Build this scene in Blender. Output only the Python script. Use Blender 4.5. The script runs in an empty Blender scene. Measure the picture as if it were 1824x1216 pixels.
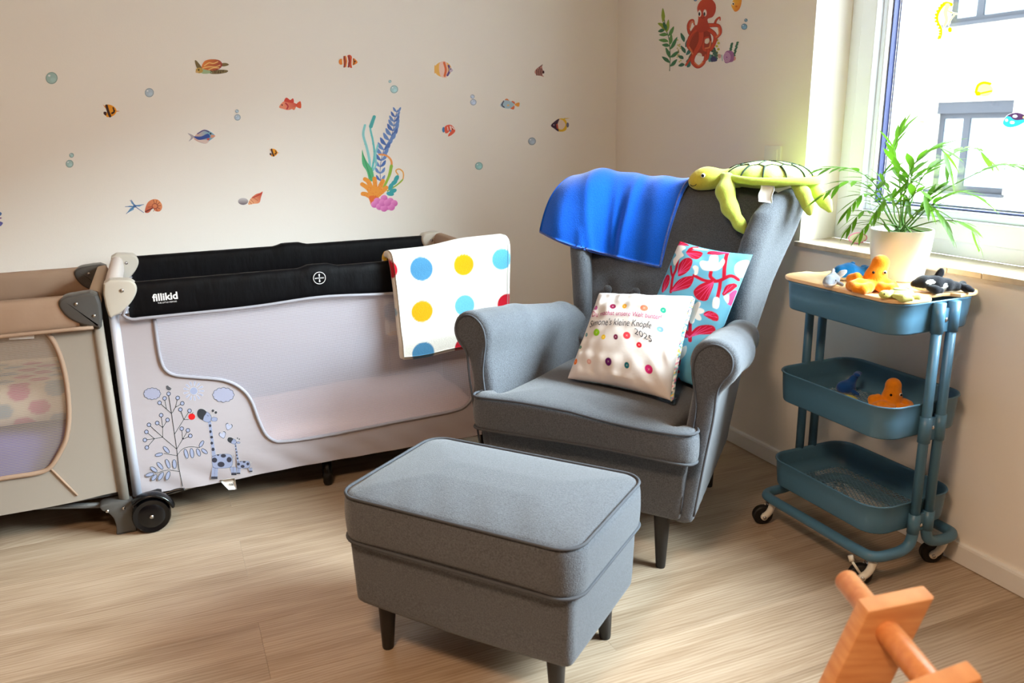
import bpy, bmesh, math, random
import numpy as np
from mathutils import Vector, Matrix
random.seed(7); rng = np.random.default_rng(7)
S = bpy.context.scene
COL = S.collection

# ------------------------------------------------------------------ camera
FPX, YAW, PITCH, ROLL = 1454.28, math.radians(23.1465), math.radians(14.8837), math.radians(-1.0605)
CAM = np.array([-1.99233, -3.38950, 1.234835])
def cam_axes():
    cy, sy, cp, sp = math.cos(YAW), math.sin(YAW), math.cos(PITCH), math.sin(PITCH)
    f = np.array([sy*cp, cy*cp, -sp]); r = np.array([cy, -sy, 0.]); u = np.cross(r, f)
    cr, sr = math.cos(ROLL), math.sin(ROLL)
    return cr*r+sr*u, -sr*r+cr*u, f
CR, CU, CF = cam_axes()
cd = bpy.data.cameras.new('camera'); cam = bpy.data.objects.new('camera', cd); COL.objects.link(cam)
M = Matrix.Identity(4)
for i in range(3):
    M[i][0], M[i][1], M[i][2], M[i][3] = CR[i], CU[i], -CF[i], CAM[i]
cam.matrix_world = M
cd.sensor_width = 36; cd.lens = FPX/1824*36; cd.clip_start = .05; cd.clip_end = 200
cd.dof.use_dof = True; cd.dof.focus_distance = 2.75; cd.dof.aperture_fstop = 5.0
S.camera = cam

# ------------------------------------------------------------------ world, lights, exposure
w = bpy.data.worlds.new('sky'); S.world = w; w.use_nodes = True
bg = w.node_tree.nodes['Background']; bg.inputs[0].default_value = (.86, .93, 1, 1); bg.inputs[1].default_value = 6.0
def area(name, loc, rot, sx, sy, power, color, portal=False):
    l = bpy.data.lights.new(name, 'AREA'); l.shape = 'RECTANGLE'; l.size = sx; l.size_y = sy; l.energy = power; l.color = color
    o = bpy.data.objects.new(name, l); COL.objects.link(o); o.location = loc; o.rotation_euler = rot
    if portal: l.cycles.is_portal = True
    return o
area('window_portal', (.32, -2.35, 1.53), (0, math.radians(90), 0), 1.5, 2.3, 1, (1, 1, 1), True)
sl = bpy.data.lights.new('hazy_sun', 'SUN'); sl.energy = 18.0; sl.angle = math.radians(38); sl.color = (.84, .94, 1)
so_ = bpy.data.objects.new('hazy_sun', sl); COL.objects.link(so_); so_.rotation_euler = Vector((.62, -.50, .56)).to_track_quat('Z', 'Y').to_euler()
area('ceiling_light', (-2.35, -3.0, 2.43), (0, 0, 0), .45, .45, 30, (1, .68, .43))
S.view_settings.view_transform = 'Standard'; S.view_settings.look = 'None'
S.view_settings.exposure = 0.75; S.view_settings.gamma = 1; S.view_settings.use_curve_mapping = False
S.cycles.use_denoising = True; S.cycles.max_bounces = 10; S.cycles.diffuse_bounces = 6; S.cycles.transparent_max_bounces = 16
S.cycles.caustics_reflective = False; S.cycles.caustics_refractive = False; S.cycles.sample_clamp_indirect = 8

# ------------------------------------------------------------------ pixel -> place helpers (photo frame 1824 x 1216)
def ray(px, py):
    px = np.asarray(px, float); py = np.asarray(py, float)
    return CF + np.multiply.outer((px-912)/FPX, CR) - np.multiply.outer((py-608)/FPX, CU)
def hit(px, py, axis, val):
    d = ray(px, py); t = (val-CAM[axis])/d[..., axis]
    return CAM + d*t[..., None]
def backwall(px, py): return hit(px, py, 1, 0.)
def rightwall(px, py): return hit(px, py, 0, 0.)

# ------------------------------------------------------------------ colours and materials
def lin(c):
    return tuple(((x/255)/12.92 if x/255 <= .04045 else ((x/255+.055)/1.055)**2.4) for x in c)
MATS = {}
def mat(name, rgb=(200, 200, 200), rough=.6, metal=0., spec=.4, noise=0., nscale=60., bump=0., bscale=200., sheen=0., attr=None,
        trans=0., alpha=None, coords='Object', stretch=None, coat=0., rnd=0.):
    if name in MATS: return MATS[name]
    m = bpy.data.materials.new(name); MATS[name] = m; m.use_nodes = True
    nt = m.node_tree; N = nt.nodes; L = nt.links; b = N['Principled BSDF']
    c = lin(rgb)
    b.inputs['Base Color'].default_value = (*c, 1); b.inputs['Roughness'].default_value = rough; b.inputs['Metallic'].default_value = metal
    b.inputs['Specular IOR Level'].default_value = spec; b.inputs['Sheen Weight'].default_value = sheen; b.inputs['Coat Weight'].default_value = coat
    tc = N.new('ShaderNodeTexCoord'); src = tc.outputs[coords]
    if stretch:
        mp = N.new('ShaderNodeMapping'); mp.inputs['Scale'].default_value = stretch; L.new(src, mp.inputs[0]); src = mp.outputs[0]
    colsock = None
    if attr:
        a = N.new('ShaderNodeAttribute'); a.attribute_name = attr; colsock = a.outputs['Color']
    if noise:
        t = N.new('ShaderNodeTexNoise'); t.inputs['Scale'].default_value = nscale; t.inputs['Detail'].default_value = 3; L.new(src, t.inputs['Vector'])
        r = N.new('ShaderNodeMapRange'); r.inputs[1].default_value = .3; r.inputs[2].default_value = .7; r.inputs[3].default_value = 1-noise; r.inputs[4].default_value = 1+noise
        L.new(t.outputs[0], r.inputs[0])
        mx = N.new('ShaderNodeVectorMath'); mx.operation = 'SCALE'
        if colsock: L.new(colsock, mx.inputs[0])
        else: mx.inputs[0].default_value = c
        L.new(r.outputs[0], mx.inputs['Scale']); colsock = mx.outputs[0]
    if rnd:
        oi = N.new('ShaderNodeObjectInfo'); r = N.new('ShaderNodeMapRange'); r.inputs[3].default_value = 1-rnd; r.inputs[4].default_value = 1+rnd
        L.new(oi.outputs['Random'], r.inputs[0]); mx = N.new('ShaderNodeVectorMath'); mx.operation = 'SCALE'
        if colsock: L.new(colsock, mx.inputs[0])
        else: mx.inputs[0].default_value = c
        L.new(r.outputs[0], mx.inputs['Scale']); colsock = mx.outputs[0]
    if colsock: L.new(colsock, b.inputs['Base Color'])
    if bump:
        t = N.new('ShaderNodeTexNoise'); t.inputs['Scale'].default_value = bscale; t.inputs['Detail'].default_value = 4; L.new(src, t.inputs['Vector'])
        bp = N.new('ShaderNodeBump'); bp.inputs['Strength'].default_value = bump; bp.inputs['Distance'].default_value = .004
        L.new(t.outputs[0], bp.inputs['Height']); L.new(bp.outputs[0], b.inputs['Normal'])
    out = N['Material Output']
    if trans:
        tr = N.new('ShaderNodeBsdfTranslucent'); tr.inputs[0].default_value = (*c, 1)
        if colsock: L.new(colsock, tr.inputs[0])
        ms = N.new('ShaderNodeMixShader'); ms.inputs[0].default_value = trans
        L.new(b.outputs[0], ms.inputs[1]); L.new(tr.outputs[0], ms.inputs[2]); L.new(ms.outputs[0], out.inputs[0])
    return m
def net_material(name, rgb, cover, amp, pitch):
    m = bpy.data.materials.new(name); MATS[name] = m; m.use_nodes = True; nt = m.node_tree; N = nt.nodes; L = nt.links
    b = N['Principled BSDF']; b.inputs['Base Color'].default_value = (*lin(rgb), 1); b.inputs['Roughness'].default_value = .8; b.inputs['Specular IOR Level'].default_value = .1
    tc = N.new('ShaderNodeTexCoord'); sp = N.new('ShaderNodeSeparateXYZ'); L.new(tc.outputs['Object'], sp.inputs[0])
    def math_(op, a, bb=None):
        n = N.new('ShaderNodeMath'); n.operation = op
        for i, x in enumerate((a, bb)):
            if x is None: continue
            if isinstance(x, (int, float)): n.inputs[i].default_value = x
            else: L.new(x, n.inputs[i])
        return n.outputs[0]
    k = 2*math.pi/pitch
    p1 = math_('SINE', math_('MULTIPLY', math_('ADD', math_('ADD', sp.outputs[0], sp.outputs[1]), math_('MULTIPLY', sp.outputs[2], .6)), k))
    p2 = math_('SINE', math_('MULTIPLY', math_('SUBTRACT', math_('ADD', sp.outputs[0], sp.outputs[1]), math_('MULTIPLY', sp.outputs[2], .6)), k))
    f = math_('ADD', math_('MULTIPLY', math_('MULTIPLY', p1, p2), amp), cover)
    f2 = N.new('ShaderNodeClamp'); L.new(f, f2.inputs[0])
    t = N.new('ShaderNodeBsdfTransparent'); tl = N.new('ShaderNodeBsdfTranslucent'); tl.inputs[0].default_value = (*lin(rgb), 1)
    m1 = N.new('ShaderNodeMixShader'); m1.inputs[0].default_value = .35; L.new(b.outputs[0], m1.inputs[1]); L.new(tl.outputs[0], m1.inputs[2])
    m2 = N.new('ShaderNodeMixShader'); L.new(f2.outputs[0], m2.inputs[0]); L.new(t.outputs[0], m2.inputs[1]); L.new(m1.outputs[0], m2.inputs[2])
    L.new(m2.outputs[0], N['Material Output'].inputs[0])
    return m
def glass_material():
    m = bpy.data.materials.new('window_glass'); m.use_nodes = True; N = m.node_tree.nodes; L = m.node_tree.links
    N.remove(N['Principled BSDF'])
    t = N.new('ShaderNodeBsdfTransparent'); t.inputs[0].default_value = (.96, .98, .98, 1); g = N.new('ShaderNodeBsdfGlossy'); g.inputs['Roughness'].default_value = .02
    mx = N.new('ShaderNodeMixShader'); mx.inputs[0].default_value = .04; L.new(t.outputs[0], mx.inputs[1]); L.new(g.outputs[0], mx.inputs[2]); L.new(mx.outputs[0], N['Material Output'].inputs[0])
    return m
def wood_floor():
    m = bpy.data.materials.new('oak_plank'); m.use_nodes = True; N = m.node_tree.nodes; L = m.node_tree.links; b = N['Principled BSDF']
    b.inputs['Roughness'].default_value = .36; b.inputs['Specular IOR Level'].default_value = .5
    g = N.new('ShaderNodeNewGeometry'); oi = N.new('ShaderNodeObjectInfo')
    off = N.new('ShaderNodeVectorMath'); off.operation = 'MULTIPLY_ADD'; cb = N.new('ShaderNodeCombineXYZ')
    L.new(oi.outputs['Random'], cb.inputs[0]); L.new(oi.outputs['Random'], cb.inputs[1]); L.new(oi.outputs['Random'], cb.inputs[2])
    L.new(cb.outputs[0], off.inputs[0]); off.inputs[1].default_value = (37, 53, 11); L.new(g.outputs['Position'], off.inputs[2])
    mp = N.new('ShaderNodeMapping'); mp.inputs['Scale'].default_value = (1, 9, 1); L.new(off.outputs[0], mp.inputs[0])
    n1 = N.new('ShaderNodeTexNoise'); n1.inputs['Scale'].default_value = 1.5; n1.inputs['Detail'].default_value = 5; n1.inputs['Distortion'].default_value = .8; L.new(mp.outputs[0], n1.inputs['Vector'])
    mp2 = N.new('ShaderNodeMapping'); mp2.inputs['Scale'].default_value = (3, 90, 1); L.new(off.outputs[0], mp2.inputs[0])
    n2 = N.new('ShaderNodeTexNoise'); n2.inputs['Scale'].default_value = 2.2; n2.inputs['Detail'].default_value = 4; L.new(mp2.outputs[0], n2.inputs['Vector'])
    # cathedral rings
    mp3 = N.new('ShaderNodeMapping'); mp3.inputs['Scale'].default_value = (1.1, 8, 1); L.new(off.outputs[0], mp3.inputs[0])
    wv = N.new('ShaderNodeTexWave'); wv.wave_type = 'RINGS'; wv.rings_direction = 'Z'; wv.inputs['Scale'].default_value = 4; wv.inputs['Distortion'].default_value = 9; wv.inputs['Detail'].default_value = 2; wv.inputs['Detail Scale'].default_value = .7
    L.new(mp3.outputs[0], wv.inputs['Vector'])
    cr = N.new('ShaderNodeValToRGB'); e = cr.color_ramp.elements
    e[0].position = .25; e[0].color = (*lin((126, 103, 82)), 1); e[1].position = .72; e[1].color = (*lin((194, 174, 152)), 1)
    x = e.new(.5); x.color = (*lin((168, 145, 121)), 1)
    mxf = N.new('ShaderNodeMath'); mxf.operation = 'MULTIPLY_ADD'; mxf.inputs[1].default_value = .44; L.new(n2.outputs[0], mxf.inputs[0])
    m0 = N.new('ShaderNodeMath'); m0.operation = 'MULTIPLY'; m0.inputs[1].default_value = .56; L.new(n1.outputs[0], m0.inputs[0]); L.new(m0.outputs[0], mxf.inputs[2])
    m3 = N.new('ShaderNodeMath'); m3.operation = 'MULTIPLY_ADD'; m3.inputs[1].default_value = .11; L.new(wv.outputs[0], m3.inputs[0]); L.new(mxf.outputs[0], m3.inputs[2])
    L.new(m3.outputs[0], cr.inputs[0])
    # knots
    mp4 = N.new('ShaderNodeMapping'); mp4.inputs['Scale'].default_value = (1.2, 3.0, 1); L.new(off.outputs[0], mp4.inputs[0])
    vo = N.new('ShaderNodeTexVoronoi'); vo.inputs['Scale'].default_value = 1.15; L.new(mp4.outputs[0], vo.inputs['Vector'])
    kr = N.new('ShaderNodeValToRGB'); ke = kr.color_ramp.elements; ke[0].position = .018; ke[0].color = (.34, .28, .25, 1); ke[1].position = .075; ke[1].color = (1, 1, 1, 1)
    L.new(vo.outputs['Distance'], kr.inputs[0])
    mm = N.new('ShaderNodeMix'); mm.data_type = 'RGBA'; mm.blend_type = 'MULTIPLY'; mm.inputs['Factor'].default_value = .8
    L.new(cr.outputs[0], mm.inputs['A']); L.new(kr.outputs[0], mm.inputs['B'])
    r = N.new('ShaderNodeMapRange'); r.inputs[3].default_value = .93; r.inputs[4].default_value = 1.05; L.new(oi.outputs['Random'], r.inputs[0])
    sc = N.new('ShaderNodeVectorMath'); sc.operation = 'SCALE'; L.new(mm.outputs['Result'], sc.inputs[0]); L.new(r.outputs[0], sc.inputs['Scale'])
    L.new(sc.outputs[0], b.inputs['Base Color'])
    bp = N.new('ShaderNodeBump'); bp.inputs['Strength'].default_value = .25; bp.inputs['Distance'].default_value = .002; L.new(n2.outputs[0], bp.inputs['Height']); L.new(bp.outputs[0], b.inputs['Normal'])
    return m
def wood_mat(name, c1, c2, scale, rough=.45, stretch=(1, 1, 12)):
    m = bpy.data.materials.new(name); MATS[name] = m; m.use_nodes = True; N = m.node_tree.nodes; L = m.node_tree.links; b = N['Principled BSDF']; b.inputs['Roughness'].default_value = rough
    tc = N.new('ShaderNodeTexCoord'); mp = N.new('ShaderNodeMapping'); mp.inputs['Scale'].default_value = stretch; L.new(tc.outputs['Object'], mp.inputs[0])
    n = N.new('ShaderNodeTexNoise'); n.inputs['Scale'].default_value = scale; n.inputs['Detail'].default_value = 4; L.new(mp.outputs[0], n.inputs['Vector'])
    cr = N.new('ShaderNodeValToRGB'); e = cr.color_ramp.elements; e[0].position = .3; e[0].color = (*lin(c1), 1); e[1].position = .7; e[1].color = (*lin(c2), 1)
    L.new(n.outputs[0], cr.inputs[0]); L.new(cr.outputs[0], b.inputs['Base Color'])
    return m

# ------------------------------------------------------------------ objects
def tag(o, label=None, cat=None, group=None, kind=None):
    if label: o['label'] = label
    if cat: o['category'] = cat
    if group: o['group'] = group
    if kind: o['kind'] = kind
    return o
def thing(name, label, cat, loc=(0, 0, 0), rz=0., group=None, parent=None):
    o = bpy.data.objects.new(name, None); COL.objects.link(o); o.location = loc; o.rotation_euler = (0, 0, rz); o.empty_display_size = .05
    return tag(o, label, cat, group)
def mk(name, V, F, m, parent=None, smooth=True, col=None, loc=None, idx=None):
    me = bpy.data.meshes.new(name); me.from_pydata([tuple(v) for v in np.asarray(V, float)], [], [tuple(int(i) for i in f) for f in F])
    for x in (m if isinstance(m, (list, tuple)) else [m]): me.materials.append(x)
    if smooth: me.polygons.foreach_set('use_smooth', [True]*len(me.polygons))
    if idx is not None: me.polygons.foreach_set('material_index', list(idx))
    if col is not None:
        a = me.color_attributes.new('print', 'FLOAT_COLOR', 'POINT'); c = np.ones((len(V), 4)); c[:, :3] = col; a.data.foreach_set('color', c.ravel())
    me.update()
    if name in ('corner_cap', 'foot', 'wheel_bracket', 'leg', 'wooden_lid', 'cover_frame', 'rocker', 'shield', 'swivel_ring', 'wheel', 'caster', 'pot', 'bracket_plate') and parent: me.set_sharp_from_angle(angle=math.radians(28))
    o = bpy.data.objects.new(name, me); COL.objects.link(o)
    if parent: o.parent = parent
    if loc is not None: o.location = loc
    return o
def dup_tree(o, parent=None):
    c = o.copy(); COL.objects.link(c); c.parent = parent
    for ch in list(o.children): dup_tree(ch, c)
    return c
def join(parts):
    Vs, Fs, n = [], [], 0
    for V, F in parts:
        V = np.asarray(V, float); Vs.append(V); Fs += [tuple(i+n for i in f) for f in F]; n += len(V)
    return np.concatenate(Vs), Fs
def box(x0, x1, y0, y1, z0, z1, b=.0):
    if b <= 0:
        V = [(x, y, z) for x in (x0, x1) for y in (y0, y1) for z in (z0, z1)]
        return np.array(V), [(0, 1, 3, 2), (4, 6, 7, 5), (0, 4, 5, 1), (2, 3, 7, 6), (0, 2, 6, 4), (1, 5, 7, 3)]
    bm = bmesh.new(); bmesh.ops.create_cube(bm, size=1)
    for v in bm.verts: v.co = Vector(((x0+x1)/2+v.co.x*(x1-x0), (y0+y1)/2+v.co.y*(y1-y0), (z0+z1)/2+v.co.z*(z1-z0)))
    bmesh.ops.bevel(bm, geom=bm.edges[:], offset=b, segments=2, profile=.5, affect='EDGES')
    bm.verts.index_update(); V = [v.co[:] for v in bm.verts]; F = [[v.index for v in f.verts] for f in bm.faces]; bm.free()
    return np.array(V), F
def xform(VF, loc=(0, 0, 0), rot=None):
    V, F = VF; V = np.asarray(V, float)
    if rot is not None: V = V @ np.array(rot.to_3x3()).T
    return V+np.array(loc), F
def euler(x=0, y=0, z=0): return Matrix.Rotation(z, 3, 'Z') @ Matrix.Rotation(y, 3, 'Y') @ Matrix.Rotation(x, 3, 'X')
def catmull(P, n=6, closed=False):
    P = np.asarray(P, float); k = len(P); out = []
    rngk = range(k if closed else k-1)
    for i in rngk:
        if closed: a, b, c, d = P[(i-1) % k], P[i], P[(i+1) % k], P[(i+2) % k]
        else: a, b, c, d = P[max(i-1, 0)], P[i], P[i+1], P[min(i+2, k-1)]
        for t in np.linspace(0, 1, n, endpoint=False):
            out.append(.5*((2*b)+(-a+c)*t+(2*a-5*b+4*c-d)*t*t+(-a+3*b-3*c+d)*t**3))
    if not closed: out.append(P[-1])
    return np.array(out)
def tube(P, r, n=10, closed=False, cap=True, up=None):
    P = np.asarray(P, float); k = len(P); r = np.broadcast_to(np.asarray(r, float), (k,))
    T = np.zeros_like(P)
    for i in range(k):
        a = P[(i-1) % k] if closed else P[max(i-1, 0)]; b = P[(i+1) % k] if closed else P[min(i+1, k-1)]
        T[i] = (b-a)/(np.linalg.norm(b-a)+1e-12)
    ref = np.array([0, 0, 1.]) if up is None else np.array(up, float)
    if abs(T[0] @ ref) > .9: ref = np.array([1., 0, 0])
    nrm = np.cross(T[0], ref); nrm /= np.linalg.norm(nrm); V = []
    for i in range(k):
        nrm = nrm-T[i]*(nrm @ T[i]); nrm /= np.linalg.norm(nrm)+1e-12; bn = np.cross(T[i], nrm)
        for j in range(n):
            a = 2*math.pi*j/n; V.append(P[i]+r[i]*(math.cos(a)*nrm+math.sin(a)*bn))
    F = []
    for i in range(k if closed else k-1):
        for j in range(n):
            F.append((i*n+j, i*n+(j+1) % n, ((i+1) % k)*n+(j+1) % n, ((i+1) % k)*n+j))
    if cap and not closed: F += [tuple(range(n))[::-1], tuple((k-1)*n+j for j in range(n))]
    return np.array(V), F
def lathe(prof, n=32, loc=(0, 0, 0)):
    V, F = [], []; k = len(prof)
    for r, z in prof:
        for j in range(n):
            a = 2*math.pi*j/n; V.append((loc[0]+r*math.cos(a), loc[1]+r*math.sin(a), loc[2]+z))
    for i in range(k-1):
        for j in range(n): F.append((i*n+j, i*n+(j+1) % n, (i+1)*n+(j+1) % n, (i+1)*n+j))
    if prof[0][0] > 1e-6: F.append(tuple(range(n))[::-1])
    if prof[-1][0] > 1e-6: F.append(tuple((k-1)*n+j for j in range(n)))
    return np.array(V), F
def offset2(P, d):
    P = np.asarray(P, float); a = np.roll(P, 1, 0); b = np.roll(P, -1, 0)
    e1 = P-a; e2 = b-P; e1 /= np.linalg.norm(e1, axis=1)[:, None]+1e-12; e2 /= np.linalg.norm(e2, axis=1)[:, None]+1e-12
    n1 = np.stack([-e1[:, 1], e1[:, 0]], 1); n2 = np.stack([-e2[:, 1], e2[:, 0]], 1); n = n1+n2; n /= np.linalg.norm(n, axis=1)[:, None]+1e-12
    ar = .5*np.sum(P[:, 0]*b[:, 1]-b[:, 0]*P[:, 1])
    return P+n*d*(1 if ar > 0 else -1)/np.clip((n*n1).sum(1), .4, 1)[:, None]
def prism(P, h0, h1, bev=.0, axis='z', seg=2):
    """outline P (2-D) extruded from h0 to h1 with rounded edges; axis z: (x,y,h)  y: (x,h,z)  x: (h,y,z)"""
    P = np.asarray(P, float); k = len(P); rings = []
    if bev > 0:
        for s in range(seg+1):
            a = math.pi/2*s/seg; rings.append((offset2(P, bev*(1-math.sin(a))), h0+bev*(1-math.cos(a))))
        for s in range(seg+1):
            a = math.pi/2*(1-s/seg); rings.append((offset2(P, bev*(1-math.sin(a))), h1-bev*(1-math.cos(a))))
    else: rings = [(P, h0), (P, h1)]
    V, F = [], []
    for Q, h in rings:
        for x, y in Q: V.append((x, y, h) if axis == 'z' else ((x, h, y) if axis == 'y' else (h, x, y)))
    for i in range(len(rings)-1):
        for j in range(k): F.append((i*k+j, i*k+(j+1) % k, (i+1)*k+(j+1) % k, (i+1)*k+j))
    F += [tuple(range(k))[::-1], tuple((len(rings)-1)*k+j for j in range(k))]
    return np.array(V), F
def rrect(x0, x1, y0, y1, r, n=5):
    P = []
    for cx, cy, a0 in ((x1-r, y0+r, -90), (x1-r, y1-r, 0), (x0+r, y1-r, 90), (x0+r, y0+r, 180)):
        for i in range(n+1):
            a = math.radians(a0+90*i/n); P.append((cx+r*math.cos(a), cy+r*math.sin(a)))
    return np.array(P)
def grid_faces(n, m, wrap=False):
    return [(i*m+j, i*m+(j+1) % m, (i+1)*m+(j+1) % m, (i+1)*m+j) for i in range(n-1) for j in range(m if wrap else m-1)]
def ball(c, r, n=12):
    pr = [(math.sin(math.pi*i/n), -math.cos(math.pi*i/n)) for i in range(n+1)]; pr[0] = (1e-4, -1); pr[-1] = (1e-4, 1)
    V, F = lathe(pr, n*2); return V*np.array(r)+np.array(c), F

# ------------------------------------------------------------------ implicit shapes (surface nets)
def nets(fn, lo, hi, h):
    lo = np.array(lo, float); n = np.ceil((np.array(hi)-lo)/h).astype(int)+1
    X, Y, Z = np.meshgrid(*[lo[i]+h*np.arange(n[i]) for i in range(3)], indexing='ij', sparse=False)
    D = fn(X, Y, Z); ins = D < 0
    def sl(A, o): return A[o[0]:n[0]-1+o[0], o[1]:n[1]-1+o[1], o[2]:n[2]-1+o[2]]
    offs = [(i, j, k) for i in (0, 1) for j in (0, 1) for k in (0, 1)]
    cnt = sum(sl(ins, o).astype(np.int8) for o in offs); act = (cnt > 0) & (cnt < 8)
    ids = np.full(act.shape, -1, int); I = np.argwhere(act); ids[act] = np.arange(len(I))
    P = np.zeros((len(I), 3)); C = np.zeros(len(I))
    for ax in range(3):
        e = np.eye(3, dtype=int)[ax]
        for o in offs:
            if o[ax]: continue
            A = I+np.array(o); B = A+e; a = D[tuple(A.T)]; b = D[tuple(B.T)]; x = (a < 0) != (b < 0)
            t = np.where(x, a/np.where(x, a-b, 1), 0); P[x] += (np.array(o)+e*t[:, None])[x]; C[x] += 1
    V = lo+h*(I+P/C[:, None]); F = []
    for ax in range(3):
        b_, c_ = [q for q in range(3) if q != ax]
        e = np.eye(3, dtype=int)
        A = ins[tuple(slice(0, n[q]-1) if q == ax else slice(1, n[q]-1) for q in range(3))]
        B = ins[tuple(slice(1, n[q]) if q == ax else slice(1, n[q]-1) for q in range(3))]
        J = np.argwhere(A != B); fl = A[tuple(J.T)]
        J = J+e[b_]+e[c_]
        q = [ids[tuple((J-d).T)] for d in (e[b_]+e[c_], e[c_], 0*e[0], e[b_])]
        Q = np.stack(q, 1)
        if ax == 1: fl = ~fl
        Q[~fl] = Q[~fl][:, ::-1]; F.append(Q)
    return V, np.concatenate(F)
def smin(a, b, k): h = np.clip(.5+.5*(b-a)/k, 0, 1); return b*(1-h)+a*h-k*h*(1-h)
def smax(a, b, k): return -smin(-a, -b, k)
def s_ell(X, Y, Z, c, r, R=None):
    x, y, z = X-c[0], Y-c[1], Z-c[2]
    if R is not None:
        R = np.array(R); x, y, z = R[0, 0]*x+R[1, 0]*y+R[2, 0]*z, R[0, 1]*x+R[1, 1]*y+R[2, 1]*z, R[0, 2]*x+R[1, 2]*y+R[2, 2]*z
    k0 = np.sqrt((x/r[0])**2+(y/r[1])**2+(z/r[2])**2); k1 = np.sqrt((x/r[0]**2)**2+(y/r[1]**2)**2+(z/r[2]**2)**2)+1e-9
    return k0*(k0-1)/k1
def s_cap(X, Y, Z, a, b, ra, rb):
    a = np.array(a, float); d = np.array(b, float)-a; L = d @ d+1e-12
    h = np.clip(((X-a[0])*d[0]+(Y-a[1])*d[1]+(Z-a[2])*d[2])/L, 0, 1)
    return np.sqrt((X-a[0]-h*d[0])**2+(Y-a[1]-h*d[1])**2+(Z-a[2]-h*d[2])**2)-(ra+(rb-ra)*h)
def s_chain(X, Y, Z, P, r, k=.01):
    D = None
    for i in range(len(P)-1):
        d = s_cap(X, Y, Z, P[i], P[i+1], r[i], r[i+1]); D = d if D is None else smin(D, d, k)
    return D
def s_box(X, Y, Z, c, hs, r):
    x, y, z = np.abs(X-c[0])-hs[0]+r, np.abs(Y-c[1])-hs[1]+r, np.abs(Z-c[2])-hs[2]+r
    return np.sqrt(np.maximum(x, 0)**2+np.maximum(y, 0)**2+np.maximum(z, 0)**2)+np.minimum(np.maximum(x, np.maximum(y, z)), 0)-r
def sd_poly(X, Y, P):
    P = np.asarray(P, float); k = len(P); D = np.full(X.shape, 1e9); ins = np.zeros(X.shape, bool)
    for i in range(k):
        ax, ay = P[i]; bx, by = P[(i+1) % k]; ex, ey = bx-ax, by-ay; wx, wy = X-ax, Y-ay
        t = np.clip((wx*ex+wy*ey)/(ex*ex+ey*ey+1e-15), 0, 1); D = np.minimum(D, (wx-ex*t)**2+(wy-ey*t)**2)
        c = (ay > Y) != (by > Y)
        if ey != 0: ins ^= c & (X < ex*(Y-ay)/ey+ax)
    return np.where(ins, -1, 1)*np.sqrt(D)

# ------------------------------------------------------------------ painted prints (colour of flat prints on a fine grid)
class Print:
    def __init__(s, X, Y, base=(255, 255, 255), soft=.7):
        s.X, s.Y = X, Y; s.C = np.zeros(X.shape+(3,)); s.C[:] = lin(base); s.A = np.zeros(X.shape); s.soft = soft
    def put(s, D, c, sheet=True, where=None):
        m = np.clip(.5-D/s.soft, 0, 1); c = np.asarray(c(s.X, s.Y) if callable(c) else lin(c))
        s.C = s.C*(1-m[..., None])+c*m[..., None]
        if sheet: s.A = np.maximum(s.A, m)
        return s
    def poly(s, P, c, curve=True, sheet=True): return s.put(sd_poly(s.X, s.Y, catmull(P, 4, True) if curve else P), c, sheet)
    def ell(s, x, y, a, b, c, ang=0., sheet=True):
        t = math.radians(ang); dx, dy = s.X-x, s.Y-y; u = dx*math.cos(t)+dy*math.sin(t); v = -dx*math.sin(t)+dy*math.cos(t)
        k = np.sqrt((u/a)**2+(v/b)**2); return s.put((k-1)*min(a, b), c, sheet)
    def ring(s, x, y, a, b, wd, c, ang=0.):
        t = math.radians(ang); dx, dy = s.X-x, s.Y-y; u = dx*math.cos(t)+dy*math.sin(t); v = -dx*math.sin(t)+dy*math.cos(t)
        k = np.sqrt((u/a)**2+(v/b)**2); return s.put(np.abs((k-1)*min(a, b))-wd/2, c)
    def line(s, P, wd, c, wd2=None, curve=True, sheet=True):
        P = catmull(P, 6) if (curve and len(P) > 2) else np.asarray(P, float); n = len(P)-1; D = np.full(s.X.shape, 1e9); wd2 = wd if wd2 is None else wd2
        for i in range(n):
            ax, ay = P[i]; ex, ey = P[i+1]-P[i]; wx, wy = s.X-ax, s.Y-ay; t = np.clip((wx*ex+wy*ey)/(ex*ex+ey*ey+1e-12), 0, 1)
            D = np.minimum(D, np.hypot(wx-ex*t, wy-ey*t)-.5*(wd+(wd2-wd)*(i+t)/n))
        return s.put(D, c, sheet)
def ramp(c0, c1, p0, p1):
    a, b = np.array(lin(c0)), np.array(lin(c1)); d = np.array(p1, float)-np.array(p0, float)
    return lambda X, Y: a+(b-a)*np.clip(((X-p0[0])*d[0]+(Y-p0[1])*d[1])/(d @ d), 0, 1)[..., None]
PRINT = mat('print_on_wall', attr='print', rough=.55, spec=.3)
def sticker(name, x0, y0, x1, y1, draw, label, cat, place, lift=.0008, step=.5, group=None, m=None):
    xs = np.arange(x0, x1+step, step); ys = np.arange(y0, y1+step, step); X, Y = np.meshgrid(xs, ys)
    p = Print(X, Y, soft=step*1.2); draw(p)
    h, wd = X.shape; A = p.A; keep = (A[:-1, :-1]+A[1:, :-1]+A[:-1, 1:]+A[1:, 1:]) > 1.6
    I = np.argwhere(keep); a = I[:, 0]*wd+I[:, 1]; F = np.stack([a, a+wd, a+wd+1, a+1], 1); used = np.unique(F); mp = np.full(h*wd, -1); mp[used] = np.arange(len(used))
    V = place(X.ravel()[used], Y.ravel()[used]); ctr = V.mean(0); n = CAM-ctr
    o = mk(name, V-ctr, mp[F], m or PRINT, col=p.C.reshape(-1, 3)[used], loc=ctr)
    if place is backwall: o.location.y -= lift
    elif place is rightwall: o.location.x -= lift
    return tag(o, label, cat, group)
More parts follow.
